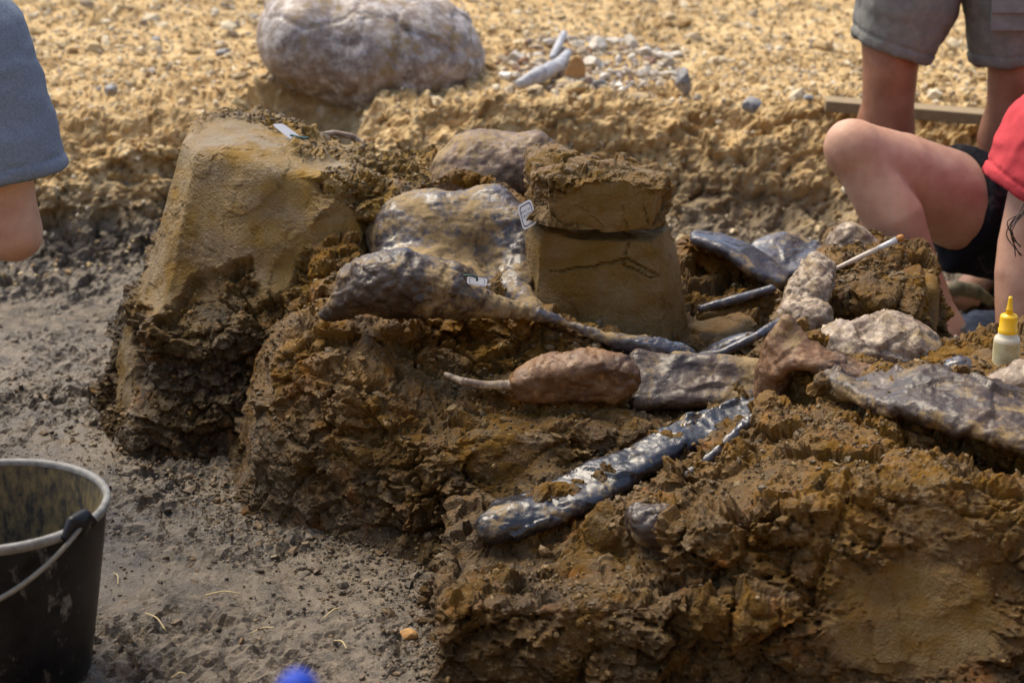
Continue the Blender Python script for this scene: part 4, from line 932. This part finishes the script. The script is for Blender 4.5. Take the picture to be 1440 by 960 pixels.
def head(c, f, s=1.0):
    c = np.array(c); f = np.array(f, float) / np.linalg.norm(f); u = np.array([0, 0, 1.]); r = np.cross(f, u); r /= np.linalg.norm(r)
    return [('e', c + u * .02, (.078, .078, .10)), ('e', c + f * .02 - u * .05, (.058, .06, .065)), ('e', c + f * .02 + u * .02, (.07, .07, .085)), ('c', [(c + f * .088 + u * .01, .008), (c + f * .108 - u * .025, .012)], .01),
            ('c', [(c + f * .080 - u * .062 + r * .02, .007), (c + f * .080 - u * .062 - r * .02, .007)], .006), ('e', c + r * .078, (.012, .02, .03)), ('e', c - r * .078, (.012, .02, .03)),
            ('-e', c + f * .092 + r * .032 + u * .012, (.014, .014, .01)), ('-e', c + f * .092 - r * .032 + u * .012, (.014, .014, .01))]
def hair(c, f, mat, parent, long=0):
    c = np.array(c); f = np.array(f, float) / np.linalg.norm(f); u = np.array([0, 0, 1.])
    pr = [('e', c + u * .04 - f * .015, (.09, .09, .095))]
    if long: pr.append(('c', [(c - f * .05 + u * .02, .06), (c - f * .07 - u * .12, .04)]))
    pr.append(('-e', c + f * .075 - u * .03, (.075, .075, .085))); V_, F_ = solid(pr, .007, .02); V_ = V_ + .006 * np.stack([fbm(V_ * 40 + k, 2, k) for k in range(3)], 1); put('hair', V_, F_, mat, parent)
def cloth_part(name, prims, mat, parent, h=.006, k=.03, fold=.005, fs=(9, 9, 5), hem=None, seed=0):
    V_, F_ = solid(prims, h, k); N_ = vnormals(V_, F_)
    w_ = V_ + .04 * np.stack([fbm(V_ * 6 + q, 2, q + seed) for q in range(3)], 1)
    d_ = fold * (1 - 2.2 * np.abs(fbm(w_ * np.array(fs), 3, 12 + seed))) + fold * .4 * fbm(V_ * 30, 2, 4 + seed)
    if hem is not None:
        hp, hn, hw = hem; q = (V_ - np.array(hp)) @ (np.array(hn) / np.linalg.norm(hn)); d_ += .002 * (np.abs(q) < hw) - .0035 * (np.abs(np.abs(q) - hw) < .003)
    return put(name, V_ + N_ * d_[:, None], F_, mat, parent)
def skin_body(prims, mat, parent, h=.007, k=.03):
    V_, F_ = solid(prims, h, k); N_ = vnormals(V_, F_); return put('body', V_ + N_ * (.0012 * fbm(V_ * 30, 3, 8))[:, None], F_, mat, parent)
X_, Z_ = np.array([1., 0, 0]), np.array([0, 0, 1.]); Y_ = np.array([0, 1., 0])
M_SHIRT = plain_mat('heather_blue_cotton', (0.215, 0.250, 0.305), 0.9, vscale=240, col2=(0.150, 0.180, 0.230), bump=0.3, bscale=500, spec=0.2)
M_SHORTS = plain_mat('grey_canvas', (0.225, 0.222, 0.200), 0.9, vscale=40, col2=(0.165, 0.163, 0.148), bump=0.3, bscale=400, spec=0.2)
M_BLACKS = plain_mat('dusty_black_cloth', (0.008, 0.008, 0.011), 0.9, vscale=22, bump=0.3, bscale=400, spec=0.2)
nt = M_BLACKS.node_tree; b_ = NB(nt); Bs = nt.nodes['Principled BSDF']; b_.link(b_.mix(b_.ramp(b_.noise(16, 5, .65, dist=.6), (.55, 0.0), (.75, .5)), (0.008, 0.008, 0.011), (0.16, 0.13, 0.115)), Bs.inputs['Base Color'])
M_RED = plain_mat('red_cotton', (0.55, 0.060, 0.072), 0.85, vscale=30, col2=(0.46, 0.048, 0.058), bump=0.3, bscale=400, spec=0.2)
M_DENIM = plain_mat('dark_denim', (0.025, 0.035, 0.065), 0.85, vscale=50, col2=(0.06, 0.075, 0.12), bump=0.5, bscale=200)
M_HAIR = plain_mat('dark_hair', (0.012, 0.008, 0.007), 0.4, 0.5, 80)
M_CAMO = plain_mat('camouflage_webbing', (0.34, 0.29, 0.19), 0.85, vscale=45, col2=(0.13, 0.125, 0.075), bump=0.3)
M_SOLE = plain_mat('dark_rubber_sole', (0.03, 0.026, 0.02), 0.8, 0.4)
# --- kneeling person at the left edge: back to the camera, bent arm in view
S = PY(-25, 52, 3.20); EL = PY(18, 327, 3.18); HM = PY(14, 247, 3.19); WR = PY(-190, 330, 3.42)
NBk = S + np.array([-.185, .02, .05]); PE = np.array([NBk[0] - .06, NBk[1] - .03, .27]); S2 = NBk + np.array([-.19, .02, -.05]); E2 = S2 + np.array([-.04, .1, -.27]); W2 = E2 + np.array([.1, .2, -.04])
HC = NBk + np.array([0, .07, .19])
p1 = empty('person', (PE[0], PE[1], 0))
legs = []
for s_ in (-1, 1):
    hp = PE + X_ * .09 * s_; kn = np.array([PE[0] - .40, PE[1] + .13 * s_ + .05, .075]); an = np.array([PE[0] + .0, PE[1] + .10 * s_, .06]); legs.append((hp, kn, an))
prims = [('c', [(NBk - Z_ * .02, .055), (NBk + Z_ * .09 + Y_ * .03, .052)]), ('c', [(S, .052), (S + (EL - S) * .5, .050), (EL - (EL - S) * .12, .045), (EL, .042)]), ('c', [(EL, .041), (EL + (WR - EL) * .3, .044), (WR, .027)]),
         ('c', [(S2, .052), (E2, .042), (W2, .027)]), ('c', [(NBk - Z_ * .08, .10), (PE + Z_ * .05, .12)])] + hand(WR, WR - EL, -Z_) + hand(W2, W2 - E2, -Z_, -1) + head(HC, (0, 1, -.3))
for hp, kn, an in legs: prims += [('c', [(hp, .08), (kn, .055)]), ('c', [(kn, .052), (an - X_ * .15, .05), (an, .036), (an + X_ * .10 - Z_ * .02, .03)])]
skin_body(prims, M_SKIN, p1, .0065); hair(HC, (0, 1, -.3), M_HAIR, p1)
ad = (HM - S) / np.linalg.norm(HM - S)
cloth_part('t_shirt', [('c', [(S - ad * .01, .066), (S + ad * .08, .080), (HM + ad * .03, .094)]), ('cut', HM, ad), ('-c', [(HM - ad * .05, .066), (HM + ad * .06, .090)]), ('c', [(S2, .07), (S2 + (E2 - S2) * .6, .085)]),
            ('c', [(NBk - Z_ * .03, .068), (S - Z_ * .012, .058)]), ('c', [(NBk - Z_ * .03, .068), (S2 - Z_ * .012, .058)]), ('c', [(NBk - Z_ * .16 - X_ * .06, .125), (PE + Z_ * .08 - X_ * .05, .13)]), ('c', [(NBk - Z_ * .16 + X_ * .06, .125), (PE + Z_ * .08 + X_ * .05, .13)])],
           M_SHIRT, p1, .0055, .03, .007, (5, 5, 9), (HM - ad * .012, ad, .012))
tr = []
for hp, kn, an in legs: tr += [('c', [(hp, .105), (kn, .072)]), ('c', [(kn, .07), (an - X_ * .12, .064), (an, .055)])]
cloth_part('trousers', tr + [('e', PE, (.17, .14, .13))], M_DENIM, p1, .008)
for hp, kn, an in legs:
    V, F = solid([('c', [(an - X_ * .01, .050), (an + X_ * .11 - Z_ * .012, .044)])], .006); put('shoe', V, F, M_SOLE, p1)
tag(p1, 'person in a heather blue t-shirt kneeling with one elbow bent', 'person')
# --- standing person in cargo shorts on the pit floor
YS = 4.30
K1, K2 = PY(1252, 96, YS), PY(1428, 104, YS); H1, H2 = PY(1296, -165, YS + .02), PY(1398, -165, YS + .02); A1, A2 = np.array([K1[0] - .005, YS + .03, .07]), np.array([K2[0] + .005, YS + .05, .07])
p2 = empty('person', ((K1[0] + K2[0]) / 2, YS, 0)); PC = (H1 + H2) / 2; CH = PC + Z_ * .42; NK = PC + Z_ * .56; HD = NK + Z_ * .19 - Y_ * .02
prims = head(HD, (0, -1, -.3)) + [('c', [(PC, .14), (CH, .13)]), ('c', [(NK - Z_ * .04, .06), (NK + Z_ * .1, .055)])]
for s_, h_, k_, a_ in ((-1, H1, K1, A1), (1, H2, K2, A2)):
    prims += [('c', [(h_, .095), (k_ + Z_ * .10, .070), (k_, .060), (k_ - Z_ * .08, .056), (k_ - Z_ * .15 + Y_ * .015, .062), (k_ - Z_ * .30, .046), (a_, .038)]), ('e', k_ - Y_ * .035 + Z_ * .005, (.034, .03, .04)), ('e', k_ - Z_ * .15 + Y_ * .03, (.056, .045, .09)),
              ('c', [(a_ - Z_ * .03, .036), (a_ - Y_ * .15 - Z_ * .045, .026), (a_ - Y_ * .19 - Z_ * .05, .018)])]
    sh = NK + X_ * .19 * s_ - Z_ * .06; el = sh + np.array([.07 * s_, 0, -.28]); wr = el + np.array([-.02 * s_, -.12, -.2]); prims += [('c', [(sh, .055), (el, .042), (wr, .028)])] + hand(wr, wr - el, (-s_, 0, 0), s_)
skin_body(prims, M_SKIN_TAN, p2, .0075); hair(HD, (0, -1, -.3), M_HAIR, p2)
M1h, M2h = PY(1255, 73, YS), PY(1426, 86, YS); U1, U2 = PY(1276, 0, YS), PY(1430, 0, YS)
for hm, u_, h_, nm, tilt in ((M1h, U1, H1, 'shorts_leg', .12), (M2h, U2, H2, 'shorts_leg', -.04)):
    dn = (hm - u_) / np.linalg.norm(hm - u_); nn = dn + X_ * (-tilt)
    cloth_part(nm, [('c', [(h_, .125), (u_, .106), (hm, .086), (hm + dn * .05, .086)]), ('cut', hm, nn), ('-c', [(hm - dn * .08, .070), (hm + dn * .08, .083)])], M_SHORTS, p2, .005, .03, .010, (8, 8, 3), (hm - dn * .014, nn, .012), 3)
cloth_part('shorts_seat', [('e', PC - Z_ * .0, (.19, .145, .14))], M_SHORTS, p2, .009)
cloth_part('t_shirt', [('c', [(PC + Z_ * .12 - X_ * .05, .14), (CH - X_ * .06, .14)]), ('c', [(PC + Z_ * .12 + X_ * .05, .14), (CH + X_ * .06, .14)])] + [('c', [(NK + X_ * .19 * s_ - Z_ * .06, .075), (NK + X_ * .23 * s_ - Z_ * .22, .08)]) for s_ in (-1, 1)] + [('c', [(NK - X_ * .18 - Z_ * .06, .06), (NK - Z_ * .03, .075), (NK + X_ * .18 - Z_ * .06, .06)])], M_DENIM, p2, .01)
c0 = PY(1424, 18, YS - .108)
V, F = boxmesh(c0, X_ * .046, Y_ * .006, np.array([0, .004, .038])); o = put('cargo_pocket', V, F, M_SHORTS, p2, smooth=False); bv = o.modifiers.new('bevel', 'BEVEL'); bv.width = .003; bv.segments = 2
V, F = boxmesh(c0 + Z_ * .018 - Y_ * .007, X_ * .048, Y_ * .003, np.array([0, .003, .018])); o = put('pocket_flap', V, F, M_SHORTS, p2, smooth=False); bv = o.modifiers.new('bevel', 'BEVEL'); bv.width = .002; bv.segments = 2
for a_ in (A1, A2):
    V, F = solid([('c', [(a_ - Z_ * .02 + Y_ * .02, .045), (a_ - Z_ * .035 - Y_ * .16, .038)]), ('cut', a_ + Z_ * .0, Z_)], .006); put('shoe', V, F, M_SOLE, p2)
tag(p2, 'person standing with bare legs in grey cargo shorts', 'person')
# --- squatting person in red
KN = PY(1206, 212, 3.84); TH = PY(1345, 282, 3.97); HP = PY(1470, 325, 4.06); AN = PY(1328, 462, 3.76); SHL = PY(1478, 190, 3.62); ELB = PY(1438, 345, 3.58); WRI = PY(1424, 500, 3.52)
p3 = empty('person', (HP[0], HP[1], 0)); NE = SHL + np.array([.17, .06, .05]); HEADC = NE + np.array([-.02, -.10, .13]); SH2 = NE + np.array([.14, .12, -.06]); PEL = HP + np.array([.10, .05, 0.0])
F2 = PZ(1342, 432, .03); HE2 = F2 + np.array([.12, .16, .03]); K3 = np.array([HP[0] + .28, 3.75, .42]); AN2 = HE2 + np.array([.02, .03, .05])
cal = KN + (AN - KN) * .38
prims = [('c', [(KN, .058), (KN + (TH - KN) * .4, .078), (TH, .098), (HP, .112), (PEL, .12)], .03), ('e', KN + np.array([-.022, -.01, .012]), (.045, .045, .05)), ('c', [(KN + (AN - KN) * .03, .057), (KN + (AN - KN) * .18, .055), (cal + X_ * .006, .060), (KN + (AN - KN) * .65, .047), (AN, .036)], .007),
         ('c', [(AN, .036), (AN + np.array([-.05, -.10, -.05]), .032), (AN + np.array([-.08, -.17, -.06]), .022)]),
         ('c', [(SHL, .055), (ELB, .046), (ELB + (WRI - ELB) * .25, .047), (WRI, .030)]), ('c', [(PEL, .13), (NE - Z_ * .12 + X_ * .03, .13)]), ('c', [(NE - Z_ * .03, .06), (HEADC - Z_ * .08, .055)]), ('c', [(SH2, .055), (SH2 + np.array([.08, -.15, -.2]), .042), (SH2 + np.array([-.05, -.35, -.3]), .028)]),
         ('c', [(PEL + X_ * .08, .11), (K3, .06)]), ('c', [(K3, .056), (AN2, .038)]), ('c', [(AN2, .038), (HE2, .034), (F2 + np.array([.05, .07, .022]), .034), (F2 + np.array([.02, .03, .012]), .028)])] + hand(WRI, (0, -.2, -1), (-1, 0, 0)) + hand(SH2 + np.array([-.05, -.35, -.3]), (-.4, -.5, -.3), (0, 0, -1), -1) + head(HEADC, (-.3, -1, -.5))
for i, (x, y, r) in enumerate([(1331, 417, .0135), (1347, 421, .0125), (1361, 424, .0115), (1373, 425, .010)]):
    q = PY(x, y, F2[1] + .005 * i); prims.append(('c', [(q + np.array([.012, .035, .012]), .013), (q, r)], .004))
skin_body(prims, M_SKIN, p3, .0058, .022); hair(HEADC, (-.3, -1, -.5), M_HAIR, p3, 1)
td = (HP - KN) / np.linalg.norm(HP - KN); hem = PY(1353, 278, 3.95)
cloth_part('shorts', [('c', [(TH - td * .03, .108), (HP, .125), (PEL, .14)]), ('c', [(PY(1335, 362, 3.96), .026), (PY(1400, 362, 3.96), .045), (PY(1480, 350, 3.98), .09)]), ('c', [(PEL + X_ * .08, .13), (PEL + X_ * .16 + Z_ * .1 - Y_ * .1, .10)]), ('cut', hem, -td + np.array([0, 0, -.28]))], M_BLACKS, p3, .006, .03, .004, (10, 10, 10), (hem + td * .012, td + np.array([0, 0, .28]), .012))
sd = (ELB - SHL) / np.linalg.norm(ELB - SHL); sh_h = PY(1436, 278, 3.6)
cloth_part('red_shirt', [('c', [(SHL, .078), (PY(1448, 262, 3.6), .088), (PY(1436, 310, 3.6), .086)]), ('cut', sh_h, np.array([-.50, 0, -.80])), ('-c', [(PY(1440, 270, 3.6), .062), (PY(1432, 320, 3.6), .075)]), ('c', [(SHL, .08), (NE - Z_ * .05, .075), (SH2, .075)]), ('c', [(NE - Z_ * .16 + X_ * .03, .15), (PEL + Z_ * .1, .155)])], M_RED, p3, .005, .03, .009, (10, 10, 5), (sh_h - np.array([-.5, 0, -.8]) * .012, np.array([-.5, 0, -.8]), .012))
for i in range(5):
    r_ = random.Random(i); q = [PY(1452 + r_.uniform(-4, 6), 262, 3.50), PY(1440 + r_.uniform(-5, 5), 295, 3.49), PY(1424 + r_.uniform(-8, 8), 318 + r_.uniform(-8, 8), 3.48), PY(1418 + r_.uniform(-3, 12), 334 + r_.uniform(-6, 6), 3.48), PY(1432 + r_.uniform(-4, 6), 345 + r_.uniform(-6, 20), 3.48)]
    V, F = tube(catmull(q, 7), .0010, 6); put('hair_strand', V, F, M_HAIR, p3)
def sandal(parent):
    top_ = F2 + np.array([.045, .055, .035])
    a_, b_2 = PY(1322, 409, F2[1] - .012), PY(1392, 424, F2[1] + .02)
    V_, F_ = solid([('c', [(PY(1322, 412, F2[1] + .0), .012), (PY(1345, 405, F2[1] + .01), .017), (PY(1372, 410, F2[1] + .02), .016), (PY(1392, 424, F2[1] + .03), .012)])], .004, .01); s1 = put('sandal', V_, F_, M_CAMO, parent)
    V_, F_ = solid([('c', [(PY(1330, 388, F2[1] + .10), .018), (PY(1362, 388, F2[1] + .10), .016), (PY(1394, 400, F2[1] + .10), .018)])], .004, .01); put('strap', V_, F_, M_CAMO, s1)
    V_, F_ = solid([('c', [(PZ(1322, 440, .014), .014), (PZ(1345, 438, .014), .016), (PZ(1392, 437, .014), .014), (PZ(1420, 420, .014), .014)])], .004, .01); put('sole', V_, F_, M_SOLE, s1)
sandal(p3)
V, F = solid([('c', [(AN + np.array([.002, 0, .012]), .041), (AN - Z_ * .05, .043)]), ('cut', AN + Z_ * .014, Z_)], .005); put('sock', V, F, plain_mat('grey_sock', (.25, .24, .20), .9, .3), p3)
tag(p3, 'person in a red shirt and dusty black shorts squatting with one bare knee up', 'person')
# --- bundle of dark blue cloth on the pit floor
q = PZ(1368, 468, 0.02)
V, F = solid([('e', q, (.06, .06, .035)), ('e', q + np.array([.03, .05, 0]), (.06, .05, .03)), ('e', q + np.array([-.03, .03, .01]), (.03, .04, .02))], .004, .02); V = V + .010 * np.stack([fbm(V * 22 + k, 3, k) for k in range(3)], 1)
tag(put('cloth_bundle', V, F, M_DENIM), 'crumpled dark blue cloth on the ground below the sandal', 'cloth')
